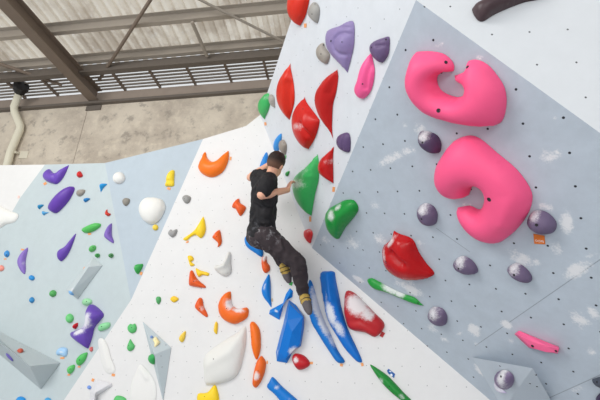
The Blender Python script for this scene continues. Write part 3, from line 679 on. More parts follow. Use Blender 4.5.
hold('white disc-shaped hold high on the corner wall', C, blob(119,178,6.3,6,0,12), (224, 224, 221), .08, [], group='white holds on the corner wall', rough=.6, grain=.02)
hold('large white ball-like hold on the corner wall beside the white wall\'s edge', C, [(143,199),(150,197.5),(157,198),(163,200.5),(165.5,206),(164,213),(159,221),(152,224.5),(145,221.5),(140.5,215),(138.5,206)], (226, 226, 222), .13, [], group='white holds on the corner wall', rough=.6, grain=.02)
hold('yellow stepped hold high on the corner wall', C, [(170.6,170.6),(174.4,171),(174.3,179),(174,186),(169,186.5),(165,185.6),(166,181),(167,175)], (246, 214, 60), .06, [], group='yellow holds on the corner wall', ridges=[([(165,181),(175,181)], -.02, .02)])
hold('small yellow jib under the large white ball hold', C, blob(155.5,227.5,3,3,0,9), (240, 208, 80), .04, [], group='yellow holds on the corner wall')
hold('green pear-shaped jib low on the corner wall', C, [(134,265.6),(142.5,264),(142,269),(137.5,274),(134.4,269)], (58, 164, 80), .06, [], [(135,267,2,2,0,.7)], 'green jibs on the corner wall')
hold('blue triangular jib beside the corner fold', A, [(100,184),(107,184),(103.5,188),(100.6,192),(99.8,188)], (40, 150, 216), .05, [], group=gJb, p=.6)
hold('blue jib right of the long purple slug', A, [(83.5,199),(87,198),(90.2,198.7),(88.5,200.6),(85,202.2)], (36, 124, 190), .04, [], group=gJb)
hold('teal-blue jib touching the left end of the long purple slug', A, [(37.5,205.6),(40.5,204.5),(44,205),(41.5,207.5),(39,209)], (44, 136, 184), .04, [], group=gJb)
hold('blue and white jib just below the teal-blue one', A, [(42,211),(45.5,212),(49,212.5),(46,214),(43,215)], (84, 164, 216), .04, [], [(45,213,1.5,1,0,.5)], gJb)
hold('blue jib with a dark bolt near the left border', A, blob(7,253.8,2.8,3.4,0,8), (64, 142, 208), .045, [(6.5,255,.008)], group=gJb)
hold('blue jib under the purple crescent', A, blob(31.8,277.8,3.2,2.5,20,8), (50, 144, 214), .045, [], group=gJb)
hold('blue jib straight below the one under the purple crescent', A, blob(32,300,2.7,2.9,0,8), (60, 140, 198), .045, [], group=gJb)
hold('white jib with blue strokes above the large grey wedge', A, [(56,351.5),(61,347.5),(67.5,348.5),(67.3,355),(64.5,356.5),(61,355),(57,355)], (160, 200, 234), .04, [], [(62,352,3,1.2,10,1.0)], gJb)
hold('bright blue jib on the bottom edge below the large grey wedge', A, blob(21,401,5.5,4.5,0,9), (40, 144, 216), .05, [], group=gJb)
hold('light blue jib on the bottom edge right of the bright blue one', A, blob(48,401.3,4,3.8,0,9), (84, 170, 220), .05, [], group=gJb)
hold('green oval hold in the upper middle of the pale blue wall', A, [(81,229),(87.5,226),(95,223.3),(100.6,224),(100,227.5),(92.5,232),(85.6,233),(82,231)], (86, 186, 92), .07, [], group=gJ2, rough=.4)
gl = [('green jib with a dark bolt under the green oval', blob(92.6,248.6,4.2,3,-30,8), (92, 180, 96), [(93,247.5,.006)]),
 ('tiny green jib between the purple hook and the pale grey wedge', blob(97.6,255.5,2.6,2.2,0,8), (72, 156, 84), [(97.5,255,.006)]),
 ('tiny green jib under the purple boomerang', blob(111.2,255.6,2.6,2.3,0,8), (84, 148, 92), [(111.5,255.3,.007)]),
 ('green jib left of the pale grey wedge', blob(53,293.5,3.8,3.3,-20,8), (84, 168, 92), []),
 ('pale green disc jib on top of the purple anvil', blob(87,302,5.4,3.6,-5,10), (160, 220, 170), [(86.5,301.5,.006)]),
 ('green ball jib left of the purple anvil', blob(69.8,318.3,4.2,4.6,0,9), (108, 200, 122), []),
 ('pale green bean jib right of the purple anvil', [(97.5,328),(101,324),(109,322.3),(110.6,325.6),(107.5,329),(100,331)], (140, 212, 156), [(101.5,326.5,.006)]),
 ('green teardrop jib below the purple anvil, upper of the pair', [(76,360),(79,356),(83,353.5),(87.5,352.5),(87,357),(84,362.5),(79,365.5),(76.3,363)], (84, 188, 98), [(79.5,360,.007)]),
 ('green teardrop jib lower left of the other one under the purple anvil', [(67,369),(69.5,366.3),(74.5,364.8),(74.8,369),(71.5,373.3),(68,373)], (100, 198, 112), [(70,369,.006)])]
for l_, o_, c_, b_ in gl: hold(l_, A, o_, c_, .055, b_, group=gJ2, rough=.4)
hold('white cloud-like hold on the white corner panel at the left border', A, [(-5,205),(4,208),(11,211),(18,214),(18,218),(14,222.5),(6,224.5),(0,228),(-6,224)], (224, 224, 220), .07, [], group='white holds on the corner wall', rough=.6, grain=.02)
# grey prism and big wedge on the pale blue wall
facet('pale grey roof-shaped prism on the pale blue wall', A, [(93,257,.002),(102.7,265.4,.002),(77.5,299.5,.002),(66.5,290,.002),(88.5,267,.11),(71,292.5,.11)],
  [(0,1,4),(1,2,5,4),(2,3,5),(3,0,4,5),(0,3,2,1)], (188, 198, 201), group='grey volumes', name='climbing_volume', cat='climbing volume', chalk=[(75,290,4,3,0,.8)], rough=.55)
aw = [(60.5,363,.002),(41,389.5,.002),(-22,336,.002),(-20,322,.002),(30,366,.22),(-14,331,.2)]
aw[4] = (30, 366, .30); aw[5] = (-14, 331, .28)
facet('large grey three-sided wedge at the lower left border', A, aw, [(0,1,4),(1,2,5,4),(2,3,5),(3,0,4,5),(0,3,2,1)], (180, 190, 193), group='grey volumes', name='climbing_volume', cat='climbing volume', rough=.55)
AF2 = face_wall(A, (1, 2, 4), aw); AF3 = face_wall(A, (3, 0, 4), aw)
hold('small rust-red jib on the rim of the large grey wedge', AF3, blob(20.3,350.8,3.2,2.3,0,8), (196, 92, 72), .04, [], group='red jibs on the pale blue wall')
hold('thin violet jib on the dark side of the large grey wedge', AF2, [(6,353.5),(8,353.7),(11,356.5),(13.3,360),(12.2,361),(9,358.5),(6.5,356)], (112, 100, 180), .02, [], group='jibs on the grey wedge')
PFa = face_wall(A, (2, 3, 5), [(93,257,.002),(102.7,265.4,.002),(77.5,299.5,.002),(66.5,290,.002),(88.5,267,.11),(71,292.5,.11)])
hold('white jib with a blue face on the end of the pale grey prism', PFa, [(68.8,291),(71.3,291),(74,294),(73.5,295.5),(71,294.2),(69,292.5)], (120, 176, 226), .03, [], group=gJb)
# small orange tags next to the holds
tg = [('orange tag under the purple swallow', A, sq(45.2,183.6,1.6,1.2,-30)), ('pale pink tag on the white corner panel', A, sq(18.8,197,.9,1.4,10)), ('orange tag on top of the purple crescent', A, sq(22.6,249.6,1.5,.8,10)),
 ('orange tag below the bolted blue jib', A, sq(5.3,259,1.2,.6,0)), ('orange tag below the green oval', A, sq(89.7,234,1.6,.9,-5)), ('orange tag on the upper side of the pale grey prism', A, sq(84.3,269.2,1.0,2.2,25)),
 ('orange tag below the green pear jib', C, sq(141.3,273.5,1.1,1.6,20)), ('orange tag below the yellow stepped hold', C, sq(169,188.6,1.6,1.2,20)), ('orange tag under the white jib with blue strokes', A, sq(62.5,358,2,.9,0)),
 ('orange tag under the lower green teardrop', A, sq(69,374.8,1.3,.9,0)), ('orange tag under the upper green teardrop', A, sq(79.3,366.8,1.3,.8,0)), ('orange tag at the foot of the tall white pinched hold', W, sq(113.5,375,1.6,1.3,10)), ('orange tag above the white bracket-like volume', W, sq(93,380,1.2,1.5,20)),
 ('orange tag at the right ear of the orange cat-eared cup', W, sq(230.6,158.6,.9,1.8,5)), ('orange tag under the yellow tail of the winged hold', W, sq(187.5,242,1.4,.8,-20)), ('orange tag under the green corner hold', V, sq(265.6,123.8,1.0,1.6,-10)), ('orange tag under the cut-off red hold at the top', V, sq(305.5,25.5,1.2,2.0,0)),
 ('orange tag under the small red wedge hold', V, sq(333.8,189.3,1.2,2.4,5)), ('orange tag below the big green hold', V, sq(310.4,219,1.0,2.6,0)), ('orange tag at the foot of the left blue plank', W, sq(341.5,365,1.4,1.3,10)), ('orange tag at the foot of the right blue plank', W, sq(362.3,364.5,1.2,1.6,-15)),
 ('orange tag at the right end of the small red bean', W, sq(311.5,363,1.4,1.2,0)), ('red tag at the right end of the red chalky block', W, sq(382.3,334.5,1.8,2.6,30)), ('tan tag beside the thin blue fin', W, sq(272.2,300,.8,1.6,0)), ('orange tag right of the orange capsule', W, sq(267.2,362.3,.7,1.6,0)),
 ('small green tag under the climber\'s far foot', W, sq(291,283.5,1.6,1.9,20))]
for i, (l_, w_, p_) in enumerate(tg):
    rgb = (238, 162, 104)
    if l_.startswith('red'): rgb = (176, 44, 48)
    if l_.startswith('pale'): rgb = (240, 206, 196)
    if l_.startswith('tan'): rgb = (196, 180, 150)
    if 'green tag' in l_: rgb = (60, 160, 80)
    route_tag(l_, w_, p_, rgb)

# ------------------------------------------------------------------ the hall: back wall, roof, louvres, drain pipe
yaw = math.radians(6.5)
HX = Vector((math.cos(yaw), -math.sin(yaw), 0)); HF = Vector((math.sin(yaw), math.cos(yaw), 0)); HZ = Vector((0, 0, 1))
DB = 7.6                                   # distance of the concrete wall along HF
BW = Wall(HF * DB, -HF, HX)
def hp(x, f, z): return HX * x + HF * f + HZ * z
def bz(x, y): return BW.at(x, y).z
zL0 = bz(150, 87.5); zL1 = zL0 + .06; zLedge = bz(75, 107)
print('back wall: ledge', zLedge, 'louvre', zL0, zL1)
HM = Matrix(((HX.x, HF.x, 0, 0), (HX.y, HF.y, 0, 0), (0, 0, 1, 0), (0, 0, 0, 1)))
# concrete
t = NT('old_concrete'); n = t.noise(.9, 7, .68); n2 = t.noise(3.2, 7, .7, w=4); n3 = t.noise(22, 4, .6, w=9)
col = t.mix(t.step(n, .35, .65), srgb(188, 177, 163), srgb(216, 206, 190))
col = t.mix(t.math('MULTIPLY', t.step(n2, .52, .66), .55), col, srgb(226, 216, 198))
col = t.mix(t.math('MULTIPLY', t.step(n2, .47, .34), .6), col, srgb(142, 134, 126))
for xx in (89, 200):
    a = hp(BW.px(xx, 110)[0], 0, 0)
    pass
mConc = t.done(col, .85, n3, .3, .2, 0, .02)
def hbox(name, x0, x1, f0, f1, z0, z1, mat, parent=None):
    bm = bmesh.new(); bm_box(bm, Vector(((x0 + x1) / 2, (f0 + f1) / 2, (z0 + z1) / 2)), (abs(x1 - x0), abs(f1 - f0), abs(z1 - z0)))
    return link(name, bm_mesh(bm), mat, parent, HM if parent is None else None)
xj = BW.px(82, 130)[0]
def vjoint(): return None
# the wall is precast panels with a narrow joint between them
bm = bmesh.new()
edges = [-16, xj - 3.0, xj - .005, xj + 3.2, 16]
xs = [(-16, xj - 6.012), (xj - 5.988, xj - .005), (xj + .005, xj + 5.98), (xj + 6.0, 16)]
for a, b in xs: bm_box(bm, Vector(((a + b) / 2, DB + .12, zLedge / 2)), (b - a, .24, zLedge))
bm_box(bm, Vector((0, DB + .2, zLedge / 2)), (32, .12, zLedge))
wb = link('wall_back', bm_mesh(bm), mConc, None, HM); wb['kind'] = 'structure'
mDark = simple('weathered_steel', (120, 112, 104), .6, .3, .2, .2, 12)
mRust = simple('brown_steel', (132, 118, 106), .55, .35, .2, .15, 6)
mGal = simple('galvanised_steel', (196, 192, 186), .45, .4, .5, .15, 9)
mPaleSteel = simple('pale_purlin_steel', (176, 168, 158), .5, .4, .35, .12, 7)
ld = hbox('trim_1', -16, 16, DB - .10, DB + .24, zLedge, zLedge + .07, mDark); ld['kind'] = 'structure'
up = hbox('wall_back_upper', -16, 16, DB + .04, DB + .24, zLedge + .07, zL0, simple('stained_plaster', (170, 156, 144), .9, .2, 0, .3, 2.5)); up['kind'] = 'structure'
# louvred clerestory: frame posts and level blades, daylight between them
def on_level(x, y, z):
    r = ray(x, y); P = CAM + r * ((z - CAM.z) / r.z); return P.dot(HX), P.dot(HF)
FB = on_level(150, 67, zL0)[1]                 # the beam that carries the roof's lower end
print('beam f', FB)
xp = [on_level(q, 78, zL0)[0] for q in (116, 152, 190, 230)]
sp = (xp[3] - xp[0]) / 3
lv = empty('window_1', HM); lv['kind'] = 'structure'
bm = bmesh.new(); nb = 6
for k in range(nb):
    f = FB + .10 + (DB + .06 - FB - .10) * (k + .35) / nb
    bm_box(bm, Vector((0, f, zL0 + .05)), (32, .045, .03))
link('batten_grille', bm_mesh(bm), simple('batten_metal', (150, 142, 134), .6, .3, .1), lv)
for k in range(-9, 12):
    x = xp[0] + sp * k
    bm = bmesh.new(); bm_box(bm, Vector((x, (FB + DB) / 2, zL0 + .01)), (.05, DB - FB + .1, .06))
    link('skylight_rafter', bm_mesh(bm), mRust, lv)
hb = hbox('trim_2', -16, 16, FB - .08, FB + .06, zL0 - .06, zL0 + .16, mDark); hb['kind'] = 'structure'
# roof: corrugated sheet on purlins, climbing a little towards the camera
ROOF0 = zL0 + .12; SLOPE = math.tan(math.radians(2.0))
def rz(f): return ROOF0 + (FB - f) * SLOPE
bm = bmesh.new(); pitch = .24; y0, y1 = -3.5, FB + .06
x = -14.0; prof = []
while x < 14:
    prof += [(x, 0), (x + .10, 0), (x + .12, .06), (x + .22, .06)]; x += pitch
for (xa, za), (xb, zb) in zip(prof, prof[1:]):
    ff = [y0, 0, 2, 4, 6, y1]
    for fa, fb in zip(ff, ff[1:]):
        bm.faces.new([bm.verts.new(Vector(v)) for v in ((xa, fa, rz(fa) + .17 + za), (xb, fa, rz(fa) + .17 + zb), (xb, fb, rz(fb) + .17 + zb), (xa, fb, rz(fb) + .17 + za))])
bmesh.ops.remove_doubles(bm, verts=bm.verts[:], dist=.0005)
t = NT('roof_sheet'); n = t.noise(1.1, 6, .65); n2 = t.noise(5, 6, .7, w=2)
col = t.mix(t.step(n, .4, .62), srgb(240, 232, 218), srgb(208, 196, 180)); col = t.mix(t.math('MULTIPLY', t.step(n2, .55, .7), .5), col, srgb(242, 240, 236))
mRoof = t.done(col, .45, n2, .3, .4, 0, .02)
# translucency added to brighten the roof's underside: daylight comes through the sheet
tr_ = t.n('ShaderNodeBsdfTranslucent'); t.put(tr_.inputs[0], col)
mx_ = t.n('ShaderNodeMixShader'); mx_.inputs[0].default_value = .86
t.t.links.new(t.b.outputs[0], mx_.inputs[1]); t.t.links.new(tr_.outputs[0], mx_.inputs[2])
t.t.links.new(mx_.outputs[0], [x for x in t.t.nodes if x.type == 'OUTPUT_MATERIAL'][0].inputs[0])
rf = link('ceiling', bm_mesh(bm), mRoof, None, HM); rf['kind'] = 'structure'
# purlins (Z sections)
def purlin(label, f, hgt, mat=None):
    bm = bmesh.new(); z = rz(f)
    bm_box(bm, Vector((0, f, z + .16 - hgt / 2)), (27, .012, hgt)); bm_box(bm, Vector((0, f - .045, z + .155)), (27, .09, .012)); bm_box(bm, Vector((0, f + .045, z + .165 - hgt)), (27, .09, .012))
    bm_box(bm, Vector((0, f + .086, z + .185 - hgt)), (27, .01, .05))
    o = link('purlin', bm_mesh(bm), mat or mPaleSteel, None, HM)
    tag(o, label, 'roof purlin', 'roof purlins'); return o
f1 = None
def roof_f(x, y):
    """distance along the hall where the ray through a pixel meets the purlins' level"""
    r = ray(x, y); f = 5.0
    for _ in range(20):
        s = (rz(f) + .05 - CAM.z) / r.z; f = HF.dot(CAM + r * s)
    return f
fA, fB, fC = roof_f(150, 62), roof_f(150, 20), roof_f(150, -32)
print('purlins', fA, fB, fC)
fA = FB - .22
purlin('dull metal roof purlin right above the louvred strip', fA, .16)
purlin('pale metal roof purlin across the middle of the roof', fB, .2)
purlin('pale metal roof purlin nearest the camera', fC, .2)
# sloping rafter (I section)
def rafter(label, A_, B_):
    """an I-section running from B_ (at the wall) to A_, hung under the purlins"""
    d = (A_ - B_).normalized(); s = d.cross(HZ).normalized(); u = s.cross(d)
    M = Matrix(((s.x, d.x, u.x, B_.x), (s.y, d.y, u.y, B_.y), (s.z, d.z, u.z, B_.z), (0, 0, 0, 1)))
    e = empty('rafter', M); tag(e, label, 'steel rafter', 'steel rafters'); L = (A_ - B_).length
    for nm, w_, z0, z1 in (('bottom_flange', .26, -.36, -.335), ('web', .018, -.335, -.025), ('top_flange', .26, -.025, 0)):
        bm = bmesh.new(); bm_box(bm, Vector((0, L / 2, (z0 + z1) / 2)), (w_, L, z1 - z0)); link(nm, bm_mesh(bm), mRust, e)
    return e
def low(x, y, dz):
    r = ray(x, y); f = 5.0
    for _ in range(30):
        s = (rz(f) + dz - CAM.z) / r.z; f = HF.dot(CAM + r * s)
    return CAM + r * s
RB = low(88, 95, -.46); RA = low(8, 10, -.46); RB.z += .36; RA.z += .36
RB = RB + (RA - RB).normalized() * .02
RB = RB - (RA - RB).normalized() * max(0, (DB - .03 - RB.dot(HF)) / abs((RA - RB).normalized().dot(HF)))
RA = RB + (RA - RB) * 2.2
rafter('brown steel I-beam rafter sloping to the concrete wall above the drain pipe', RA, RB)
xr = RB.dot(HX)
pl = hbox('bracket_plate', xr - .2, xr + .2, DB - .03, DB, zLedge - .16, zLedge - .02, mDark); tag(pl, 'grey steel bearing plate on the concrete under the rafter', 'bracket plate')
# thin wind braces under the purlins
def rod(label, a, b, r=.022, mat=None):
    bm = bmesh.new(); bm_tube(bm, [a, b], r, 8); o = link('brace_rod', bm_mesh(bm), mat or mRust); tag(o, label, 'brace rod', 'roof braces'); return o
def rp(x, y, dz=0.0):
    """point on the plane just below the purlins"""
    r = ray(x, y); f = 5.0
    for _ in range(20):
        s = (rz(f) - .085 + dz - CAM.z) / r.z; f = HF.dot(CAM + r * s)
    return CAM + r * s
def sink(p, q):  # carry a rod on past q
    return p + (q - p) * 1.25
rod('thin brown brace rod from the rafter foot up to the top border', rp(99, 80), sink(rp(99, 80), rp(149, 2)), .036)
rod('long pale brace rod dropping right towards the side wall', sink(rp(268, 33), rp(205, 2)), rp(290, 45), .028, mPaleSteel)
rod('short pale strut between the two far purlins', rp(207, 56), rp(192, 22), .042, mPaleSteel)
rod('brown brace rod left of the rafter', sink(rp(62, 85), rp(0, 64)), rp(62, 85), .042)
# drain pipe
pz = lambda x, y, off: hit(x, y, -HF, HF * (DB - off))
dp = empty('drain_pipe', Matrix.Translation(pz(7, 168, .12))); tag(dp, 'cream plastic drain pipe with a bend on the concrete wall', 'drain pipe')
def local(o, pts): Mi = o.matrix_world.inverted(); return [Mi @ p for p in pts]
def lvl(x, y, dz):
    r = ray(x, y); return CAM + r * ((zL0 + dz - CAM.z) / r.z)
pp = [pz(4, 178, .12), pz(10.5, 152, .12), pz(20, 129.5, .12), pz(20.3, 126, .12), pz(14.5, 112, .2), pz(14, 107, .22), lvl(20, 91, -.10)]
bm = bmesh.new(); bm_tube(bm, local(dp, pp), .085, 16); link('pipe', bm_mesh(bm, True), simple('cream_pvc', (232, 228, 208), .45, .4), dp)
bm = bmesh.new(); bm_tube(bm, local(dp, [lvl(19.4, 92.5, -.13), lvl(20.6, 88.5, -.08), lvl(21.6, 85, -.05)]), [.12, .17, .17], 10); link('outlet_collar', bm_mesh(bm), simple('black_rubber', (26, 24, 24), .6), dp)
bm = bmesh.new(); bm_tube(bm, local(dp, [pz(15, 152, .12), pz(19, 153.5, .02)]), .03, 10); bm_box(bm, local(dp, [pz(24, 155, .01)])[0], (.2, .03, .2)); link('clip', bm_mesh(bm), simple('pale_clip', (220, 214, 196), .5), dp)

# ------------------------------------------------------------------ the climber
def ball_chain(bm, pts, sub=3):
    """overlapping balls along joints (position, radius): a limb that tapers"""
    for (a, ra), (b, rb) in zip(pts, pts[1:]):
        L = (b - a).length; k = max(2, int(L / (min(ra, rb) * .3)))
        for i in range(k + 1):
            t = i / k
            bmesh.ops.create_icosphere(bm, subdivisions=2, radius=(ra + (rb - ra) * t) * 1.04, matrix=Matrix.Translation(a.lerp(b, t)))
def ell(bm, c, ax, r, sub=3):
    """ellipsoid with axes ax (3 vectors) and radii r"""
    M = Matrix.Translation(c) @ Matrix((ax[0], ax[1], ax[2])).transposed().to_4x4() @ Matrix.Diagonal((*(v_ * 1.04 for v_ in r), 1))
    bmesh.ops.create_icosphere(bm, subdivisions=sub, radius=1, matrix=M)
def fuse(name, bm, mat, parent, vox=.008, smooth=6, crease=0.0, cscale=9):
    me = bpy.data.meshes.new('mesh'); bm.to_mesh(me); bm.free()
    tmp = bpy.data.objects.new('tmp', me); COL.objects.link(tmp)
    r = tmp.modifiers.new('r', 'REMESH'); r.mode = 'VOXEL'; r.voxel_size = vox
    s = tmp.modifiers.new('s', 'SMOOTH'); s.iterations = smooth; s.factor = .5
    bpy.context.view_layer.update()
    m2 = bpy.data.meshes.new_from_object(tmp.evaluated_get(bpy.context.evaluated_depsgraph_get()))
    bpy.data.objects.remove(tmp)
    if crease:
        vs = m2.vertices; N = [v.normal.copy() for v in vs]
        for v, n_ in zip(vs, N):
            q = v.co * cscale
            a = noise.noise(q + Vector((noise.noise(q * .7), 0, noise.noise(q * .6 + Vector((5, 5, 5))))) * 1.2)
            v.co += n_ * (crease * (1 - abs(a) * 2.4))
    for p_ in m2.polygons: p_.use_smooth = True
    m2.materials.clear()
    o = link(name, m2, mat, None)
    if parent is not None:
        o.parent = parent; o.matrix_parent_inverse = parent.matrix_world.inverted()
    return o
def frame(up, fwd):
    up = up.normalized(); fwd = (fwd - up * fwd.dot(up)).normalized(); side = fwd.cross(up)   # side = the person's right
    return side, fwd, up

K = 1.04
def pa(x, y, d): return at(x, y, d * K)
shR, shL = pa(267.5, 183, 3.72), pa(258.5, 177, 4.03)
hipC = pa(261.5, 236, 3.92); neck = pa(270, 177.5, 3.86); chest = pa(264.5, 194, 3.88); waist = pa(263, 217, 3.9)
elR, wrR = pa(261.5, 195, 3.66), pa(287.6, 190.0, 3.94)
elL, wrL = pa(250.5, 177.5, 4.24), pa(270, 164, 4.26)
hpR, hpL = pa(265.5, 236, 3.83), pa(257.5, 236, 4.0)
knR, anR = pa(297.5, 263, 3.80), pa(303.5, 293.5, 3.92)
knL, anL = pa(276, 248, 4.22), pa(283.5, 264, 3.96)
tup = (chest - hipC).normalized(); tfw = (shL - shR).cross(tup) * -1
tsd, tfw, tup = frame(tup, tfw)
if tfw.x < 0: tfw = -tfw; tsd = -tsd
headC = pa(275.8, 164.8, 3.86)
hup = (headC - neck + Vector((0, 0, .06))).normalized(); hsd, hfw, hup = frame(hup, Vector((.36, .92, .08)))
SK = NT('skin'); n = SK.noise(14, 3); mSkin = SK.done(SK.mix(n, srgb(234, 184, 156), srgb(220, 160, 134)), .5, SK.noise(120), .08)
SK.b.inputs['Subsurface Weight'].default_value = .1; SK.b.inputs['Subsurface Radius'].default_value = (.02, .008, .004)
person = empty('person', Matrix.Translation(hipC))
tag(person, 'climber in a black t-shirt and dark chalky trousers hanging from the big green hold', 'person')

bm = bmesh.new()
# head: skull, jaw, nose, ears, brows, lips
ell(bm, headC + hup * .015 - hfw * .008, (hsd, hfw, hup), (.075, .096, .098))
ell(bm, headC - hup * .05 + hfw * .03, (hsd, hfw, hup), (.056, .062, .068))
ell(bm, headC - hup * .098 + hfw * .062, (hsd, hfw, hup), (.026, .022, .018), 2)
ell(bm, headC - hup * .028 + hfw * .096, (hsd, hfw, (hup + hfw * -.3).normalized()), (.014, .02, .028), 2)
ell(bm, headC + hup * .018 + hfw * .08, (hsd, hfw, hup), (.05, .014, .012), 2)
for dz, r_ in ((-.066, .0075), (-.076, .008)): ell(bm, headC + hup * dz + hfw * .087, (hsd, hfw, hup), (.024, .009, r_), 2)
for s in (1, -1):
    ell(bm, headC + hsd * s * .077 - hfw * .012 - hup * .012, ((hsd - hfw * .4 * s).normalized(), hfw, hup), (.012, .02, .033), 2)
ball_chain(bm, [(neck - tup * .03, .062), (headC - hup * .05 - hfw * .02, .055)])
# trunk
ell(bm, chest - tfw * .0, (tsd, tfw, tup), (.155, .105, .17)); ell(bm, waist, (tsd, tfw, tup), (.135, .098, .15)); ell(bm, hipC, (tsd, tfw, tup), (.13, .095, .11))
ball_chain(bm, [(shR, .06), (neck - tup * .05, .06), (shL, .06)])
# arms
def arm(bm, sh, el, wr):
    ball_chain(bm, [(sh, .058), (sh.lerp(el, .4), .052), (el, .044), (el.lerp(wr, .25), .047), (el.lerp(wr, .6), .038), (wr, .03)])
arm(bm, shR, elR, wrR); arm(bm, shL, elL, wrL)
# hands: palm and five unequal bent fingers closing over the hold
def hand(bm, wr, dirv, pn, thumb_side):
    """dirv: along the hand, pn: palm normal, thumb_side: towards the thumb"""
    d = dirv.normalized(); p = (pn - d * pn.dot(d)).normalized(); t = d.cross(p)
    if t.dot(thumb_side) < 0: t = -t
    pc = wr + d * .05
    ell(bm, pc, (d, t, p), (.052, .04, .016), 2)
    for k, (o, L, r_) in enumerate(((.030, .072, .0088), (.010, .080, .0092), (-.011, .074, .0088), (-.031, .058, .0078))):
        a = wr + d * .085 + t * o * .9; b = a + d * L * .45 + p * .006; c_ = b + (d * .6 + p * .8).normalized() * L * .32; e = c_ + (d * .1 + p).normalized() * L * .25
        ball_chain(bm, [(a - d * .02, r_ * 1.1), (a, r_ * 1.1), (b, r_), (c_, r_ * .92), (e, r_ * .8)])
    a = wr + d * .025 + t * .03; b = a + (d * .6 + t * .75).normalized() * .035; c_ = b + (d * .85 + t * .2 + p * .35).normalized() * .03; e = c_ + (d * .7 + p * .7).normalized() * .024
    ball_chain(bm, [(a, .0125), (b, .0115), (c_, .0102), (e, .0088)])
dR = pa(291.2, 179.5, 4.02) - wrR
hand(bm, wrR, dR, Vector((.75, .55, -.3)), Vector((-.6, .6, .3)))
hand(bm, wrL, Vector((.55, .75, .3)), Vector((.3, .7, -.3)), Vector((.4, 0, 1)))
# legs and feet
def leg(bm, hp_, kn, an):
    ball_chain(bm, [(hp_, .07), (hp_.lerp(kn, .45), .068), (kn, .054), (kn.lerp(an, .3), .054), (kn.lerp(an, .7), .04), (an, .034)])
leg(bm, hpR, knR, anR); leg(bm, hpL, knL, anL)
toR, toL = pa(309, 311, 3.75), pa(288.5, 279.5, 3.93)
ball_chain(bm, [(anR, .034), (anR.lerp(toR, .6), .03), (toR, .022)]); ball_chain(bm, [(anL, .034), (anL.lerp(toL, .6), .03), (toL, .022)])
body = fuse('body', bm, mSkin, person, .0065, 3)

# hair: short back and sides, fuller on top
bm = bmesh.new()
ell(bm, headC + hup * .026 - hfw * .012, (hsd, hfw, hup), (.079, .098, .094), 4)
cut = [v for v in bm.verts if (v.co - headC).dot(hfw) > .055 + max(0, ((v.co - headC).dot(hup) - .06)) * 1.3 or (v.co - headC).dot(hup) < -.078 + max(0, (v.co - headC).dot(hfw) + .045) * 1.25]
bmesh.ops.delete(bm, geom=cut, context='VERTS')
for v in bm.verts:
    q = v.co - headC; top_ = max(0.0, min(1.0, (q.dot(hup) - .035) / .06))
    v.co += q.normalized() * (.004 + .016 * top_ * (.6 + .6 * noise.noise(q * 45)))
H = NT('hair_brown'); z = H.vec('DOT_PRODUCT', H.vec('SUBTRACT', H.tc.outputs['Object'], tuple(headC)), tuple(hup), out=1)
n = H.noise(60, 4)
mHair = H.done(H.mix(H.step(z, -.03, .05), srgb(112, 82, 66), H.mix(n, srgb(54, 40, 34), srgb(34, 26, 24))), .6, H.noise(150, 3), .6, .3)
me = bm_mesh(bm, True); ho = link('hair', me, mHair); ho.parent = person; ho.matrix_parent_inverse = person.matrix_world.inverted()
so = ho.modifiers.new('thick', 'SOLIDIFY'); so.thickness = .008; so.offset = -1
mEye = simple('eye_dark', (40, 32, 30), .2)
for s in (1, -1):
    bm = bmesh.new(); ell(bm, headC + hfw * .083 + hsd * s * .031 + hup * .002, (hsd, hfw, hup), (.012, .008, .007), 2)
    e = link('eye', bm_mesh(bm, True), mEye); e.parent = person; e.matrix_parent_inverse = person.matrix_world.inverted()

# t-shirt
bm = bmesh.new()
ell(bm, chest - tup * .005, (tsd, tfw, tup), (.178, .125, .165)); ell(bm, waist + tup * .01, (tsd, tfw, tup), (.155, .118, .17)); ell(bm, hipC + tup * .05, (tsd, tfw, tup), (.172, .136, .11)); ball_chain(bm, [(chest, .128), (waist, .126), (hipC + tup * .05, .128)])
ball_chain(bm, [(shR, .072), (neck - tup * .065, .072), (shL, .072)])
for s1 in (shR, shL): ball_chain(bm, [(s1, .078), (chest.lerp(s1, .5), .105), (chest, .12)]); ball_chain(bm, [(s1.lerp(neck, .5), .078), (chest, .12)])
for sh, el, k in ((shR, elR, .62), (shL, elL, .34)): ball_chain(bm, [(sh, .073), (sh.lerp(el, k * .5), .069), (sh.lerp(el, k), .064)])
SH = NT('black_cotton'); n = SH.noise(11, 5)
zz = SH.vec('DISTANCE', SH.tc.outputs['Object'], tuple(hipC + tup * .03), out=1)
ck = SH.math('MULTIPLY', SH.step(SH.noise(16, 6, .7, w=2), .5, .68), SH.step(zz, .26, .06))
mShirt = SH.done(SH.mix(SH.math('MULTIPLY', ck, .5), SH.mix(n, srgb(27, 26, 28), srgb(48, 47, 50)), srgb(150, 152, 160)), .7, SH.noise(18, 5), .5, .2)
shirt = fuse('t_shirt', bm, mShirt, person, .009, 4, .013, 9)
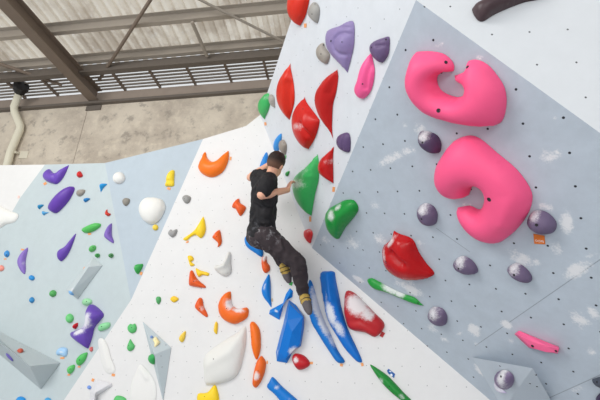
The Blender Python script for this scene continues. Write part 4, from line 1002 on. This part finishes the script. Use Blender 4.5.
# trousers, chalked round the hips
bm = bmesh.new()
ell(bm, hipC - tup * .015, (tsd, tfw, tup), (.168, .132, .11))
for hp_, kn, an in ((hpR, knR, anR), (hpL, knL, anL)):
    ball_chain(bm, [(hp_, .112), (hp_.lerp(kn, .5), .096), (kn, .078), (kn.lerp(an, .35), .074), (kn.lerp(an, .82), .058), (kn.lerp(an, .93), .052)])
TR = NT('trouser_cloth'); n = TR.noise(9, 6, .7); n2 = TR.noise(13, 7, .72, w=3)
zz = TR.vec('DISTANCE', TR.tc.outputs['Object'], tuple(hipC + Vector((0, -.1, -.02))), out=1)
ck = TR.math('MULTIPLY', TR.step(n2, .52, .68), TR.step(zz, .32, .08))
ck = TR.math('MAXIMUM', ck, TR.math('MULTIPLY', TR.step(n2, .66, .72), .5))
mTr = TR.done(TR.mix(TR.math('MULTIPLY', ck, .6), TR.mix(n, srgb(52, 46, 50), srgb(70, 62, 64)), srgb(196, 194, 198)), .85, n, .5, .2)
trousers = fuse('trousers', bm, mTr, person, .009, 4, .012, 10)
# climbing shoes
mShoe = simple('shoe_yellow', (214, 180, 92), .6, .3, 0, .7, 30); mSole = simple('shoe_rubber', (96, 90, 94), .7, .3, 0, .2, 40)
for an, to in ((anR, toR), (anL, toL)):
    d = (to - an).normalized(); s_, f_, u_ = frame(-d, Vector((.5, .6, 0)))
    bm = bmesh.new(); ball_chain(bm, [(an + d * .0, .046), (an.lerp(to, .35) - f_ * .006, .052), (an.lerp(to, .6), .047)])
    ell(bm, an - f_ * .022 + d * .02, (s_, f_, u_), (.034, .034, .04), 2)
    sh_ = fuse('climbing_shoe', bm, mShoe, person, .006, 3, .002, 30)
    bm = bmesh.new(); ball_chain(bm, [(an.lerp(to, .6), .049), (an.lerp(to, .85), .043), (to + d * .012, .03)])
    fuse('toe_rubber', bm, mSole, sh_, .006, 3)
    bm = bmesh.new()
    for k in (.2, .45):
        c_ = an.lerp(to, k); ring = [c_ + (s_ * math.cos(a * math.pi / 6) + f_ * math.sin(a * math.pi / 6)) * .054 for a in range(13)]
        bm_tube(bm, ring, .005, 6, False)
    st = link('strap', bm_mesh(bm, True), simple('strap_black', (40, 36, 34), .7)); st.parent = sh_; st.matrix_parent_inverse = sh_.matrix_world.inverted()
bpy.context.view_layer.update()

# ------------------------------------------------------------------ light
w = bpy.data.worlds.new('hall_daylight'); SC.world = w; w.use_nodes = True
bg = w.node_tree.nodes['Background']; bg.inputs[0].default_value = (.95, .975, 1.0, 1); bg.inputs[1].default_value = .85
# added soft key light, high up behind the camera and to its left
ld_ = bpy.data.lights.new('added_key_light', 'AREA'); ld_.shape = 'RECTANGLE'; ld_.size = 5; ld_.size_y = 3.0; ld_.energy = 445; ld_.color = (1, .985, .96)
lo_ = bpy.data.objects.new('added_key_light', ld_); COL.objects.link(lo_); lo_.location = (-6.8, -1.6, 6.5)
lo_.rotation_euler = (Vector((.6, 4.2, 2.6)) - lo_.location).to_track_quat('-Z', 'Y').to_euler()
# added fill light low behind the camera, aimed up to brighten the roof
l2 = bpy.data.lights.new('roof_fill_light', 'AREA'); l2.shape = 'RECTANGLE'; l2.size = 11; l2.size_y = 3.2; l2.energy = 470; l2.color = (1, .985, .96)
o2 = bpy.data.objects.new('roof_fill_light', l2); COL.objects.link(o2); o2.location = (-2.5, -9, 2.2)
o2.rotation_euler = (Vector((-1, 5, 7.0)) - o2.location).to_track_quat('-Z', 'Y').to_euler()
vs = SC.view_settings; vs.view_transform = 'Standard'; vs.look = 'None'; vs.gamma = 1; vs.use_curve_mapping = False; vs.exposure = -0.05
